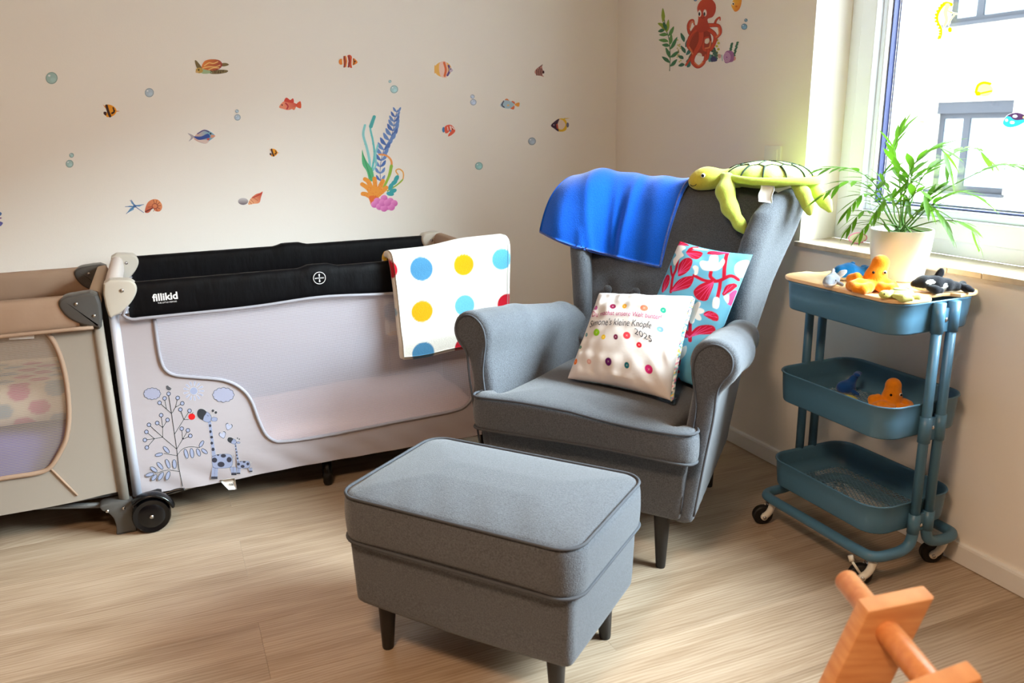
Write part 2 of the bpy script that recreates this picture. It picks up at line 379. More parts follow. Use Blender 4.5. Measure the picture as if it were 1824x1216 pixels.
def text2d(s, size, shear=0., bold=0., space=1.):
    c = bpy.data.curves.new('t', 'FONT'); c.body = s; c.size = size; c.shear = shear; c.offset = bold; c.resolution_u = 3; c.space_character = space
    o = bpy.data.objects.new('t', c); COL.objects.link(o); bpy.context.view_layer.update()
    ev = o.evaluated_get(bpy.context.evaluated_depsgraph_get()); me = ev.to_mesh()
    V = np.array([v.co[:2] for v in me.vertices]); F = [tuple(p.vertices) for p in me.polygons]; ev.to_mesh_clear()
    bpy.data.objects.remove(o); bpy.data.curves.remove(c); return V, F
def finer(V, F, L):
    """lettering cut into small pieces so that it can follow a curved cloth"""
    bm = bmesh.new(); vs = [bm.verts.new((x, y, 0)) for x, y in V]
    for f in F:
        try: bm.faces.new([vs[i] for i in f])
        except ValueError: pass
    bmesh.ops.triangulate(bm, faces=bm.faces[:])
    for _ in range(6):
        e = [e for e in bm.edges if e.calc_length() > L]
        if not e: break
        bmesh.ops.subdivide_edges(bm, edges=e, cuts=1); bmesh.ops.triangulate(bm, faces=[f for f in bm.faces if len(f.verts) > 3])
    bm.verts.index_update(); V = np.array([v.co[:2] for v in bm.verts]); F = [tuple(v.index for v in f.verts) for f in bm.faces]; bm.free(); return V, F
def homog(src, dst):
    A = []
    for (x, y), (u, v) in zip(src, dst): A += [[x, y, 1, 0, 0, 0, -u*x, -u*y, -u], [0, 0, 0, x, y, 1, -v*x, -v*y, -v]]
    H = np.linalg.svd(np.array(A, float))[2][-1].reshape(3, 3)
    def f(x, y):
        q = H @ np.stack([np.ravel(x), np.ravel(y), np.ones(np.size(x))]); q = q[:2]/q[2]; return q[0].reshape(np.shape(x)), q[1].reshape(np.shape(x))
    return f

# ================================================================== the room
XL, YF, H = -4.8, -6.4, 2.5
WALLM = mat('wall_paint', (245, 240, 233), rough=.85, spec=.15, bump=.06, bscale=160)
WHITE = mat('white_lacquer', (238, 238, 236), rough=.35)
PVC = mat('white_window_plastic', (234, 241, 250), rough=.3)
def structure(name, VF, m, parent=None, smooth=False):
    o = mk(name, VF[0], VF[1], m, parent, smooth); o['kind'] = 'structure'; return o
floor = structure('floor', box(XL-.1, .1, YF-.1, .1, -.08, -.004), mat('floor_base', (90, 76, 62), rough=.9))
PL, PW = 1.5, .2445
PLANKM = wood_floor()
def plank_mesh(L):
    V, F = box(0, L-.0003, 0, PW-.0003, -.0039, 0, .0004); me = bpy.data.meshes.new('plank'); me.from_pydata([tuple(v) for v in V], [], F); me.materials.append(PLANKM); return me
full = plank_mesh(PL); y = -.925+4*PW; row = 0
plank_cuts = {}
while y > YF:
    y0 = y-PW; joint = -1.878 if row % 2 == 0 else (-1.878+PL*.52)
    x = joint-PL*3
    while x < 0:
        a, b = max(x, XL), min(x+PL, 0.0)
        if b-a > .02 and y0 > YF-.2 and y0 < -.01:
            key = round(b-a, 3)
            if abs(key-PL) < 1e-3: me = full
            else:
                if key not in plank_cuts: plank_cuts[key] = plank_mesh(key)
                me = plank_cuts[key]
            o = bpy.data.objects.new('plank', me); COL.objects.link(o); o.parent = floor; o.location = (a, y0, 0)
        x += PL
    y -= PW; row += 1
structure('ceiling', box(XL-.1, .1, YF-.1, .1, H, H+.1), mat('ceiling_paint', (226, 222, 214), rough=.9, spec=.1))
structure('wall_back', box(XL-.1, .4, 0, .1, -.08, H), WALLM)
LOWBOUNCE = mat('low_bounce_wall', (158, 134, 112), rough=.9, spec=.1, bump=.06, bscale=160)  # made-up dark warm tone for the unseen walls, keeps bounce light low
structure('wall_front', box(XL-.1, .4, YF-.1, YF, -.08, H), LOWBOUNCE)
structure('wall_left', box(XL-.1, XL, YF, 0, -.08, H), LOWBOUNCE)
# right wall with the window opening
WY1, WY0, WZ0, WZ1, WT = -1.233, -3.4, .819, 2.25, .36
structure('wall_right', join([box(0, WT, YF, WY0, -.08, H), box(0, WT, WY1, 0, -.08, H), box(0, WT, WY0, WY1, -.08, WZ0), box(0, WT, WY0, WY1, WZ1, H)]), WALLM)
BB = prism([(0, 0), (-.0135, 0), (-.0135, .052), (-.011, .058), (0, .06)], YF, 0, axis='y')
structure('baseboard_right', (BB[0]*np.array([1, 1, 1])+np.array([0, 0, .002]), BB[1]), WHITE)
structure('baseboard_back', box(XL, -.014, -.0135, 0, .002, .062, .003), WHITE)
structure('baseboard_left', box(XL, XL+.0135, YF+.014, -.014, .002, .062, .003), WHITE)
GLASS = glass_material()
# window
win = tag(thing('window_1', None, None, (0, 0, 0)), kind='structure')
def ring_bar(x0, x1, ya, yb, za, zb, wd, b=.004):
    return join([box(x0, x1, ya-wd, ya, za, zb, b), box(x0, x1, yb, yb+wd, za, zb, b), box(x0, x1, yb+wd, ya-wd, za, za+wd, b), box(x0, x1, yb+wd, ya-wd, zb-wd, zb, b)])
structure('window_frame', ring_bar(.150, .215, WY1, WY0, .836, WZ1, .075), PVC, win)
structure('window_sash', ring_bar(.138, .205, WY1-.052, WY0+.052, .880, WZ1-.045, .062), PVC, win)
structure('glazing_bead', ring_bar(.162, .2, WY1-.113, WY0+.113, .941, WZ1-.106, .024, .007), PVC, win)
structure('window_gasket', ring_bar(.178, .2015, WY1-.1395, WY0+.1395, .9665, WZ1-.1325, .0035, 0), mat('dark_blue_gasket', (28, 38, 84), rough=.5), win)
structure('window_pane', box(.196, .200, WY0+.14, WY1-.14, .967, WZ1-.133), GLASS, win)
structure('window_pane', box(.212, .216, WY0+.14, WY1-.14, .967, WZ1-.133), GLASS, win)
structure('window_spacer', ring_bar(.2015, .2115, WY1-.1435, WY0+.1435, .9705, WZ1-.1365, .006, 0), mat('pale_blue_spacer', (196, 208, 236), rough=.4), win)
# stone sill in three pieces
STONE = mat('beige_stone', (196, 180, 160), rough=.35, noise=.12, nscale=35)
sill = tag(thing('trim_1', None, None, (0, 0, 0)), kind='structure')
ys = [WY1, -1.83, -1.935, WY0]
for a, b in zip(ys[:-1], ys[1:]):
    structure('stone_slab', box(-.026, .152, b+.0006, a-.0006, .8195, .836, .0025), STONE, sill)
# ------------------------------------------------------------------ the house across the street
bx = 8.
fac = mat('pale_render', (240, 234, 220), rough=.9, noise=.03, nscale=2)
GREYF = mat('grey_window_frame', (52, 55, 64), rough=.6)
house = thing('building', 'pale rendered house facade with grey framed windows across the street', 'building', (bx, 4, -6))
holes = []
for zb, zt in ((-2.3, -.9), (-.1+.35, 1.42), (2.42, 3.59)):
    for yc in (-3.2, .6, 4.43, 8.2): holes.append((yc-.56, yc+.56, zb, zt))
def facade():
    ys_ = sorted({-8., 16.} | {h[0] for h in holes} | {h[1] for h in holes}); zs_ = sorted({-6., 4.1} | {h[2] for h in holes} | {h[3] for h in holes}); parts = []
    for ya, yb in zip(ys_[:-1], ys_[1:]):
        for za, zb in zip(zs_[:-1], zs_[1:]):
            if not any(h[0] <= ya and yb <= h[1] and h[2] <= za and zb <= h[3] for h in holes): parts.append(box(0, .3, ya-4, yb-4, za+6, zb+6))
    return join(parts)
mk('wall', *facade(), fac, house, False)
PANEG = mat('painted_sky_pane', (205, 226, 236), rough=.06, spec=.8)  # whitish sky reflection is put into the pane's base colour
CURT = mat('pale_curtain', (226, 238, 242), rough=.9)
for ya, yb, za, zb in holes:
    a, b, c, d = ya-4, yb-4, za+6, zb+6
    f = mk('window_frame', *join([box(.08, .15, a, a+.07, c, d-.15), box(.08, .15, b-.07, b, c, d-.15), box(.08, .15, a+.07, b-.07, c, c+.07), box(.08, .15, a+.07, b-.07, d-.22, d-.15), box(.08, .15, b-.47, b-.37, c+.07, d-.22)]), GREYF, house, False)
    mk('shutter_box', *box(.02, .16, a, b, d-.15, d), GREYF, house, False)
    mk('pane', *box(.11, .12, a+.07, b-.47, c+.07, d-.22), PANEG, f, False)
    mk('pane', *box(.11, .12, b-.37, b-.07, c+.07, d-.22), PANEG, f, False)
    mk('outer_sill', *box(-.06, .1, a-.03, b+.03, c-.04, c), GREYF, house, False)
mk('cornice', *box(-.04, .0, -12, 12, 8.18, 8.22), mat('ochre_trim', (214, 186, 150), rough=.8), house, False)
mk('street_ground', *box(.5, 30, -25, 30, -6.1, -6), mat('asphalt', (150, 150, 150), rough=.9), None, False)['kind'] = 'structure'

# ------------------------------------------------------------------ light switch
sw = thing('light_switch', 'white rocker light switch on the wall behind the plush turtle', 'switch', (0, -1.0775, 1.107))
mk('cover_frame', *prism(rrect(-.0405, .0405, -.0405, .0405, .004), -.009, 0, .002, 'x'), WHITE, sw, False)
mk('rocker', *prism(rrect(-.028, .028, -.028, .028, .002), -.0125, -.008, .0015, 'x'), WHITE, sw, False)

# ================================================================== wall stickers
GB, GRP = 'bubble stickers on the back wall', 'fish stickers on the back wall'
def bubble(x, y, r, c, small=None):
    def draw(p):
        def one(x, y, r):
            p.ell(x, y, r, r*1.02, ramp(tuple(min(255, int(v*1.06)) for v in c), c, (x+r*.6, y+r*.6), (x-r, y-r)))
            p.ring(x, y, r-.6, r-.6, 1.3, tuple(int(v*.84) for v in c)); p.ell(x+r*.25, y+r*.3, r*.45, r*.35, tuple(min(255, int(v*1.1)) for v in c)); p.ell(x-r*.4, y-r*.4, r*.2, r*.16, (240, 246, 250))
        one(x, y, r)
        if small: one(*small)
    return draw
def bub(x, y, r, c, label, small=None, place=backwall, group=GB):
    m = r+2; x0, x1, y0, y1 = x-m, x+m, y-m, y+m
    if small: x0, x1 = min(x0, small[0]-small[2]-2), max(x1, small[0]+small[2]+2); y0 = min(y0, small[1]-small[2]-2)
    sticker('bubble_sticker', x0, y0, x1, y1, bubble(x, y, r, c, small), label, 'sticker', place, group=group, step=.4)
bub(92, 139, 10.5, (162, 192, 190), 'largest pale green bubble sticker, high at the far left of the back wall')
bub(266, 165, 8, (176, 194, 208), 'single pale blue bubble sticker below and left of the brown sea turtle sticker')
bub(423, 209, 5.6, (178, 196, 212), 'pair of blue bubble stickers left of the red spiny fish sticker', (422, 198, 3.2))
bub(124, 291.5, 6.8, (166, 196, 196), 'pair of green bubble stickers above the starfish at the lower left', (127.5, 276.5, 4.2))
bub(702, 159, 7, (176, 212, 216), 'pale teal bubble sticker with a tiny bubble just above the tall blue seaweed', (694.5, 145, 2.6))
bub(843, 182, 5.6, (196, 210, 230), 'white edged pair of bubble stickers between the coral fish and silver fish', (841.5, 172, 3.8))
bub(947.5, 251.5, 6.8, (172, 188, 204), 'single grey blue bubble sticker below left of the dark yellow angelfish')
bub(853, 295.5, 6.8, (158, 206, 208), 'single turquoise bubble sticker lowest on the back wall near the blue throw')
def fish_dark_yellow(x, y, s):
    def d(p):
        p.line([(x-9*s, y-6*s), (x-15*s, y-13*s)], 2*s, (210, 120, 40), .5*s); p.line([(x+9*s, y), (x+17*s, y)], 3*s, (230, 140, 70), 1*s)
        p.poly([(x-12*s, y-11*s), (x-2*s, y-13*s), (x+8*s, y-8*s), (x+12*s, y), (x+7*s, y+8*s), (x-2*s, y+12*s), (x-9*s, y+10*s), (x-7*s, y)], (240, 160, 40))
        p.poly([(x-13*s, y+1*s), (x-8*s, y+2*s), (x-9*s, y+9*s), (x-14*s, y+5*s)], (70, 40, 40))
        p.line([(x-8*s, y-11*s), (x-5*s, y), (x-1*s, y+10*s)], 5*s, (60, 32, 30)); p.line([(x+5*s, y-7*s), (x+7*s, y+1*s), (x+3*s, y+4*s)], 2.6*s, (60, 32, 30), 4*s); p.ell(x+8*s, y-1*s, 1.3*s, 1.3*s, (20, 15, 15))
    return d
def fst(name, x0, y0, x1, y1, draw, label, place=backwall, cat='sticker', group=GRP, step=.4): return sticker(name, x0, y0, x1, y1, draw, label, cat, place, group=group, step=step)
fst('fish_sticker', 180, 182, 214, 213, fish_dark_yellow(197, 198, .9), 'larger yellow fish sticker with black bands, at upper left below the turtle')
fst('fish_sticker', 478, 262, 499, 282, fish_dark_yellow(488, 272, .56), 'smallest yellow and black striped fish sticker, centre left of the wall')
def turtle_st(p):
    sp = (128, 112, 74)
    p.poly([(347, 108), (351, 109), (360, 121), (357, 126), (350, 120)], sp); p.poly([(375, 126), (390, 124), (405, 125), (404, 129), (388, 132), (374, 131)], sp); p.poly([(394, 113), (402, 112), (408, 115), (402, 118), (394, 118)], sp)
    p.poly([(356, 125), (366, 122), (378, 128), (372, 131), (360, 131)], (166, 190, 150))
    p.ell(355, 125.5, 6.5, 5, (196, 160, 82)); p.ell(354, 124.5, 1.4, 1.4, (30, 30, 20)); p.ell(351, 128, 3, 2, (214, 180, 120))
    p.poly([(359, 120), (364, 109), (376, 105.5), (390, 107), (396, 114), (392, 122), (380, 126), (366, 124)], ramp((236, 140, 70), (150, 60, 62), (362, 108), (394, 122)))
    for q in ([(364, 117), (372, 112), (380, 113), (388, 110)], [(362, 121), (372, 119), (384, 119), (392, 116)], [(372, 124), (380, 121), (390, 121)]): p.line(q, 1.6, (246, 206, 130))
    for i in range(26): p.ell(375+rng.random()*28, 125+rng.random()*5, .8, .8, (80, 62, 44), sheet=False)
sticker('turtle_sticker', 344, 102, 411, 134, turtle_st, 'brown and orange sea turtle sticker on the back wall', 'sticker', backwall)
def blue_fish(p):
    p.poly([(334, 237), (346, 243), (336, 252), (340, 244)], (178, 170, 176)); p.poly([(345, 246), (352, 237), (364, 231), (374, 234), (383, 242), (374, 250), (366, 256), (352, 252)], ramp((214, 178, 166), (120, 176, 204), (350, 240), (372, 236)))
    p.poly([(345, 243), (358, 243), (370, 238), (374, 244), (366, 247), (354, 249)], (58, 84, 160)); p.line([(352, 238), (363, 232), (372, 235)], 2, (92, 76, 130)); p.ell(375, 238, 1.6, 1.6, (60, 50, 50)); p.poly([(376, 240), (384, 242), (376, 246)], (226, 158, 130))
    p.poly([(352, 250), (362, 249), (372, 250), (366, 256)], (226, 204, 196)); p.poly([(368, 247), (374, 246), (371, 250)], (206, 90, 80))
fst('fish_sticker', 331, 228, 387, 260, blue_fish, 'blue and pink surgeonfish sticker at the left of the wall')
def red_fish(p):
    p.poly([(535, 180), (536, 193), (526, 188)], (226, 96, 60)); p.poly([(497, 191), (502, 183), (511, 178), (522, 182), (530, 187), (524, 192), (514, 196), (504, 194)], ramp((238, 150, 120), (214, 80, 66), (506, 190), (528, 182)))
    p.poly([(506, 180), (509, 174), (513, 175), (517, 178), (522, 175), (523, 183), (512, 182)], (214, 74, 60)); p.poly([(520, 193), (524, 196), (527, 190)], (230, 130, 90)); p.line([(509, 184), (513, 189), (511, 194)], 2.4, (190, 50, 60)); p.ell(502.5, 187, 1.2, 1.2, (40, 20, 20))
fst('fish_sticker', 494, 171, 539, 199, red_fish, 'red spiny finned fish sticker facing left, below the clownfish')
def clown(p):
    o = (236, 140, 52); p.ell(607.5, 110, 4.2, 5.5, o); p.poly([(611, 104), (615, 99), (618, 104), (619, 114), (616, 120), (612, 116)], o); p.poly([(618, 100), (623, 97.5), (627, 102), (626, 113), (627, 121), (622, 119), (618, 110)], (222, 92, 50)); p.poly([(627, 105), (631, 104), (637, 111), (630, 116), (626, 114)], o)
    for q in ([(613, 101), (614.5, 110), (613, 119)], [(621, 100), (622.5, 109), (620.5, 119)]): p.line(q, 3, (150, 58, 56))
    for q in ([(610, 105), (611, 115)], [(618, 101), (619.5, 109), (618, 118)], [(627.5, 104), (627, 115)]): p.line(q, 1.8, (244, 240, 232), curve=False)
    p.line([(629.5, 105), (631, 111), (630, 115)], 1.3, (60, 30, 30)); p.ell(632.5, 109.5, 1.2, 1.2, (40, 25, 20))
fst('fish_sticker', 601, 95, 640, 124, clown, 'orange clownfish sticker with white bands facing right')
def butterfly(p):
    p.ell(789.5, 123.5, 17.5, 15.8, (246, 242, 236)); p.poly([(774, 116), (779, 123), (774, 131)], (244, 186, 96)); p.ell(789, 123.5, 15, 13.5, (246, 190, 96)); p.poly([(784, 111), (795, 111), (797, 136), (786, 137), (782, 124)], (246, 206, 190))
    p.line([(791, 112), (794, 124), (792, 135)], 4, (232, 112, 60)); p.line([(799, 117), (801, 125), (797, 134)], 3.6, (104, 78, 140)); p.poly([(801, 120), (807, 125.5), (801, 129)], (214, 196, 210)); p.ell(802.5, 123, 1.1, 1.1, (40, 30, 50))
fst('fish_sticker', 770, 106, 810, 141, butterfly, 'round orange and purple butterflyfish sticker with white edge')
def striped(p):
    p.poly([(952, 128), (957, 121), (965, 117), (966, 122), (968, 128), (966, 133), (969, 137), (962, 135), (956, 134)], (196, 140, 130)); p.line([(960, 120), (966, 115.5)], 1.6, (120, 80, 76)); p.ell(968, 128.5, 1.6, 2.8, (60, 36, 40))
    for x in (955.5, 958.5, 961.5, 964.5): p.line([(x, 121+abs(x-962)*.5), (x+.6, 128), (x, 134)], 1.4, (74, 40, 44))
fst('fish_sticker', 949, 113, 972, 140, striped, 'small brown striped fish sticker at the far right of the back wall', step=.3)
def silver(p):
    p.poly([(889, 187), (897, 178), (903, 174), (912, 180), (920, 183), (927, 182), (926, 191), (919, 190), (914, 196), (902, 194), (894, 193)], (240, 238, 234)); p.poly([(899, 178), (903, 175.5), (907, 180)], (232, 140, 80)); p.poly([(917, 185), (925, 182.5), (924, 190), (918, 188)], (240, 160, 60)); p.poly([(908, 192), (916, 188), (915, 195)], (232, 120, 70)); p.poly([(911, 180), (916, 181), (917, 185), (913, 184)], (226, 110, 66))
    p.poly([(891, 187), (898, 179), (908, 180), (916, 186), (908, 193), (897, 192)], (176, 204, 220)); p.line([(897, 180), (894, 187), (898, 191)], 2, (80, 70, 96)); p.ell(894, 186, 1, 1, (20, 20, 30)); p.ell(905, 187.5, 2.2, 1.6, (236, 190, 130))
fst('fish_sticker', 886, 171, 930, 199, silver, 'silver blue fish sticker with orange fins, right of the bubbles')
def dark_angel(p):
    p.line([(1005, 211), (1014, 210.5)], 1.8, (226, 190, 60), .8); p.poly([(982, 223), (989, 215), (997, 211), (1006, 212), (1010, 220), (1009, 230), (1004, 234), (995, 234), (988, 229)], (232, 190, 56)); p.poly([(995, 213), (1002, 214), (1007, 222), (1002, 230), (995, 229), (992, 220)], (236, 216, 200))
    p.poly([(981, 223.5), (988, 216), (996, 211.5), (993, 222), (995, 234), (987, 229)], (62, 40, 66)); p.line([(992, 222), (993, 228)], 3, (190, 80, 60)); p.ell(1011, 222.5, 2.4, 4.6, (110, 110, 140)); p.ell(986.5, 222.5, 1, 1, (200, 180, 200))
fst('fish_sticker', 978, 207, 1017, 237, dark_angel, 'yellow angelfish sticker with a dark purple face at the right')
def red_white(p):
    p.ell(790, 231, 2.6, 5, (70, 130, 190)); p.poly([(792, 226), (799, 222), (806, 224), (811, 233), (805, 240), (798, 243), (799, 237), (793, 237)], (234, 96, 66)); p.line([(802, 225), (803, 231), (799, 237)], 2, (248, 240, 236)); p.line([(805, 226), (809, 230)], 1.4, (248, 240, 236)); p.ell(802, 233, 1.8, 1.8, (80, 140, 196)); p.ell(806, 230, 1, 1, (40, 20, 30)); p.line([(797, 226), (798, 232)], 1.2, (248, 230, 224))
fst('fish_sticker', 785, 218, 815, 246, red_white, 'red and white fish sticker with a blue tail below the butterflyfish')
def starfish(p):
    c = (240, 367)
    for tx, ty in ((232, 356.5), (223, 368), (225, 380.5), (256, 378.5), (256, 364), (234, 356)):
        p.poly([c, ((c[0]*2+tx)/3-3, (c[1]*2+ty)/3-1), (tx, ty), ((c[0]*2+tx)/3+3, (c[1]*2+ty)/3+2)], ramp((96, 150, 196), (150, 190, 220), c, (tx, ty)), curve=False)
        p.line([c, (tx, ty)], 1.1, (66, 104, 160), curve=False)
    p.ell(*c, 3, 2.6, (74, 110, 160))
sticker('starfish_sticker', 219, 352, 259, 384, starfish, 'blue starfish sticker low on the back wall beside an orange snail shell', 'sticker', backwall, step=.4)
def snail(p):
    p.poly([(258, 375), (262, 362), (270, 355.5), (280, 355), (287, 361), (289, 369), (285, 376), (277, 376), (272, 371), (266, 378), (260, 379)], ramp((230, 150, 104), (200, 96, 70), (280, 358), (262, 378)))
    for a in range(-100, 190, 33):
        t = math.radians(a); p.line([(276+4*math.cos(t), 367+4*math.sin(t)), (275+11.5*math.cos(t), 366+10.5*math.sin(t))], .9, (140, 62, 52), curve=False)
    p.ring(276, 367, 5, 4.6, 1, (150, 70, 56)); p.line([(259, 377), (265, 374), (271, 371)], 2.4, (120, 50, 46))
sticker('shell_sticker', 255, 352, 293, 382, snail, 'orange coiled snail shell sticker next to the blue starfish', 'sticker', backwall, step=.4)
def conch(p):
    p.poly([(442, 364), (446, 354), (455, 346), (463, 343.5), (468, 341), (465, 351), (462, 361), (452, 363)], ramp((240, 176, 132), (206, 90, 66), (448, 360), (462, 345))); p.line([(450, 352), (459, 348), (466, 344)], 2.2, (190, 70, 56))
    for q in ([(446, 355), (452, 361)], [(450, 351), (459, 357)], [(444, 359), (448, 363)]): p.line(q, .9, (190, 96, 70), curve=False)
    p.ell(433, 358.5, 9, 6.2, ramp((206, 200, 200), (120, 108, 116), (433, 353), (433, 364)))
sticker('shell_sticker', 421, 338, 470, 367, conch, 'orange conch shell and grey pebble sticker above the black cot rail', 'sticker', backwall, step=.4)
sticker('sticker', -6, 376, 6, 404, lambda p: (p.poly([(-6, 376), (3, 379), (1, 384), (-6, 386)], (86, 120, 176)), p.poly([(-6, 386), (4, 388), (-6, 392)], (150, 110, 160)), p.poly([(-6, 394), (5, 396), (2, 402), (-6, 404)], (100, 100, 170))), 'blue and purple sticker cut off at the left edge of the picture', 'sticker', backwall)
def coral(p):
    blue, blue2 = (112, 146, 206), (84, 116, 186)
    stem = [(708, 196), (703, 212), (701, 228), (696, 245), (686, 262), (680, 280), (677, 302), (678, 325)]
    p.line(stem, 1.2, (66, 80, 140))
    L = catmull(stem, 8); n = len(L)
    for i in range(2, n-2, 4):
        x, y = L[i]; k = 7+5*math.sin(i/n*3); 
        for sx in (-1, 1):
            p.poly([(x, y+1), (x+sx*k*.45, y-k*.75), (x+sx*k*.95, y-k*1.1), (x+sx*k*.8, y-k*.25)], blue if (i//4+sx) % 3 else blue2)
    p.line([(667, 207.5), (659.5, 225), (664, 250), (667, 275), (663, 300)], 3.2, (110, 198, 200), 4.2); p.line([(666.5, 208), (660.5, 225)], 6, (84, 178, 180), 7); p.line([(650, 223), (647, 240), (653, 262), (658, 285), (658, 300)], 4.4, (146, 214, 216), 5); p.line([(673, 258), (669, 275), (670, 292), (665, 303)], 3.4, (140, 210, 212), 3)
    for i in range(20): p.ell(648+rng.random()*18, 232+rng.random()*64, .7, .7, (60, 150, 160), sheet=False)
    p.poly([(645, 266), (648, 276), (655, 290), (664, 303), (666, 320), (658, 322), (653, 305), (645, 291)], (92, 186, 130)); p.line([(646, 272), (652, 292), (660, 316)], 1, (50, 140, 96))
    p.line([(675, 275), (688, 277), (697, 287), (696, 305), (690, 320), (683, 334)], 3, (240, 160, 90), 5); p.line([(697, 296), (693, 313), (684, 333)], 6, (150, 190, 70), 4); p.line([(709, 311), (705, 304), (711, 301), (718, 307), (717, 320), (706, 330), (690, 340)], 2.4, (236, 170, 80), 2.4); p.line([(717, 320), (706, 330), (690, 340)], 2.6, (150, 186, 70))
    for x, y, a in ((706, 318, -60), (702, 325, -40), (696, 332, -60), (700, 340, -20), (695, 345, 10)): p.ell(x, y, 7, 4, (64, 168, 176), a)
    for q in ([(662, 345), (655, 335), (645, 328)], [(664, 345), (657, 325), (650, 319)], [(668, 345), (668, 328), (667, 318)], [(672, 345), (678, 330), (682, 322)], [(672, 348), (684, 338), (688, 334)], [(660, 350), (652, 346), (646, 345)], [(664, 362), (664, 350), (668, 344)]): p.line(q, 9, (244, 160, 64), 7.5)
    p.poly([(657, 350), (672, 350), (680, 362), (664, 366)], (238, 120, 56))
    for i in range(70): p.ell(648+rng.random()*36, 324+rng.random()*38, .6, .6, (226, 110, 50), sheet=False)
    for x, y in ((672, 358), (684, 353), (695, 358), (702, 362), (667, 364), (676, 368), (690, 368), (684, 371), (697, 369), (681, 361), (690, 361)): p.ell(x, y, 6.4, 6, ramp((236, 146, 208), (206, 96, 172), (x-3, y-4), (x+4, y+5)))
sticker('coral_sticker', 640, 190, 723, 378, coral, 'tall seaweed and coral sticker with orange and pink coral at its foot', 'sticker', backwall)
# right wall
def leaf(p, x, y, L, wd, ang, c):
    t = math.radians(ang); ux, uy = math.cos(t), math.sin(t); p.poly([(x, y), (x+ux*L*.4-uy*wd, y+uy*L*.4+ux*wd), (x+ux*L, y+uy*L), (x+ux*L*.5+uy*wd*.7, y+uy*L*.5-ux*wd*.7)], c)
def weed(p):
    p.line([(1182, 22), (1186, 50), (1192, 70), (1194, 100), (1193, 126)], 1.6, (70, 110, 70))
    G = [(150, 176, 66), (96, 152, 84), (70, 134, 88), (58, 120, 84)]
    for i, (x, y, L, a) in enumerate([(1181, 40, 26, -90), (1184, 48, 14, -150), (1187, 58, 24, -80), (1188, 56, 20, -130), (1190, 62, 16, 180), (1191, 64, 20, -60), (1191, 74, 18, -170), (1193, 80, 20, -80), (1193, 82, 14, 190), (1194, 88, 26, -60), (1193, 103, 20, -110), (1194, 102, 20, -35), (1193, 112, 18, -140), (1194, 118, 18, -45), (1187, 54, 16, -110), (1184, 54, 12, 170)]): leaf(p, x, y, L, 4, a, G[min(3, i//4)])
sticker('seaweed_sticker', 1171, 8, 1210, 130, weed, 'green leafy seaweed sticker left of the red octopus', 'sticker', rightwall)
def octo_st(p):
    R, D, O = (206, 78, 54), (160, 62, 46), (222, 130, 84)
    for i, (x, y, L, a) in enumerate([(1219, 75, 18, -110), (1221, 84, 16, -70), (1221, 95, 16, -120), (1222, 98, 18, -50), (1218, 105, 12, -150), (1222, 110, 14, -30), (1220, 115, 12, 170), (1224, 120, 12, -60), (1226, 112, 20, -70)]): leaf(p, x, y, L, 4, a, ((60, 118, 96), (64, 126, 120))[i % 2])
    for i in range(14): p.ell(1206+rng.random()*8, 70+rng.random()*42, 1.5, 1.5, (206, 200, 130))
    for k, (x0, y0, x1, y1, c) in enumerate([(1270, 108, 1271, 78, (60, 104, 92)), (1278, 104, 1279, 66, (196, 190, 70)), (1266, 108, 1262, 95, (90, 150, 150)), (1275, 106, 1275, 90, (70, 110, 96))]):
        for t in np.linspace(0, 1, 8): p.ell(x0+(x1-x0)*t+(1.5 if int(t*8) % 2 else -1.5), y0+(y1-y0)*t, 2.6, 2.4, c)
    p.poly([(1266, 104), (1272, 100), (1278, 108), (1268, 110)], (60, 64, 110)); p.ell(1282, 100, 3, 4, (216, 170, 160))
    p.poly([(1236, 55), (1262, 55), (1268, 75), (1262, 98), (1240, 98), (1228, 80)], D)
    for cx, cy in ((1246, 100), (1259, 72)): p.ell(cx, cy, 5, 6, (232, 222, 206), sheet=False)
    arms = [([(1240, 48), (1230, 60), (1226, 48), (1229, 38), (1235, 36), (1237, 44)], 6), ([(1262, 44), (1272, 44), (1276, 36), (1282, 31), (1283, 36)], 5), ([(1265, 45), (1280, 46), (1284, 58), (1277, 68)], 7), ([(1243, 50), (1230, 66), (1226, 82), (1234, 95), (1222, 116)], 8), ([(1258, 50), (1272, 60), (1274, 72), (1266, 88), (1254, 88), (1254, 70), (1262, 66)], 8), ([(1249, 46), (1249, 70), (1244, 84), (1236, 98), (1234, 110), (1243, 119), (1254, 112), (1257, 98)], 10), ([(1243, 52), (1232, 62), (1224, 78)], 6), ([(1262, 90), (1260, 104), (1252, 110)], 6)]
    for q, wd in arms:
        p.line(q, wd+1, D, wd*.45); p.line(q, wd-1.2, R, wd*.3)
    for q in ([(1229, 50), (1232, 40), (1236, 40)], [(1228, 84), (1234, 96)], [(1257, 86), (1264, 84), (1266, 74)], [(1238, 112), (1245, 117), (1252, 111)], [(1280, 50), (1281, 60), (1276, 66)]): p.line(q, 2.6, O)
    p.poly([(1243, 40), (1244, 28), (1242, 14), (1247, 3), (1257, -3), (1268, -1), (1275, 8), (1275, 20), (1270, 30), (1261, 34), (1262, 42), (1264, 52), (1248, 58), (1240, 52)], ramp(R, (184, 66, 50), (1250, 5), (1275, 30)))
    p.ell(1246.5, 24, 3, 6, (246, 240, 230)); p.ell(1256, 23, 3, 6, (246, 240, 230)); p.ell(1246, 25, 1.7, 3.4, (30, 30, 50)); p.ell(1255, 25, 1.7, 3.4, (30, 30, 50)); p.line([(1249, 31), (1252, 32.5), (1255, 30.5)], .9, (120, 36, 30))
sticker('octopus_sticker', 1203, -6, 1290, 124, octo_st, 'large red octopus sticker sitting among sea plants on the right wall', 'sticker', rightwall)
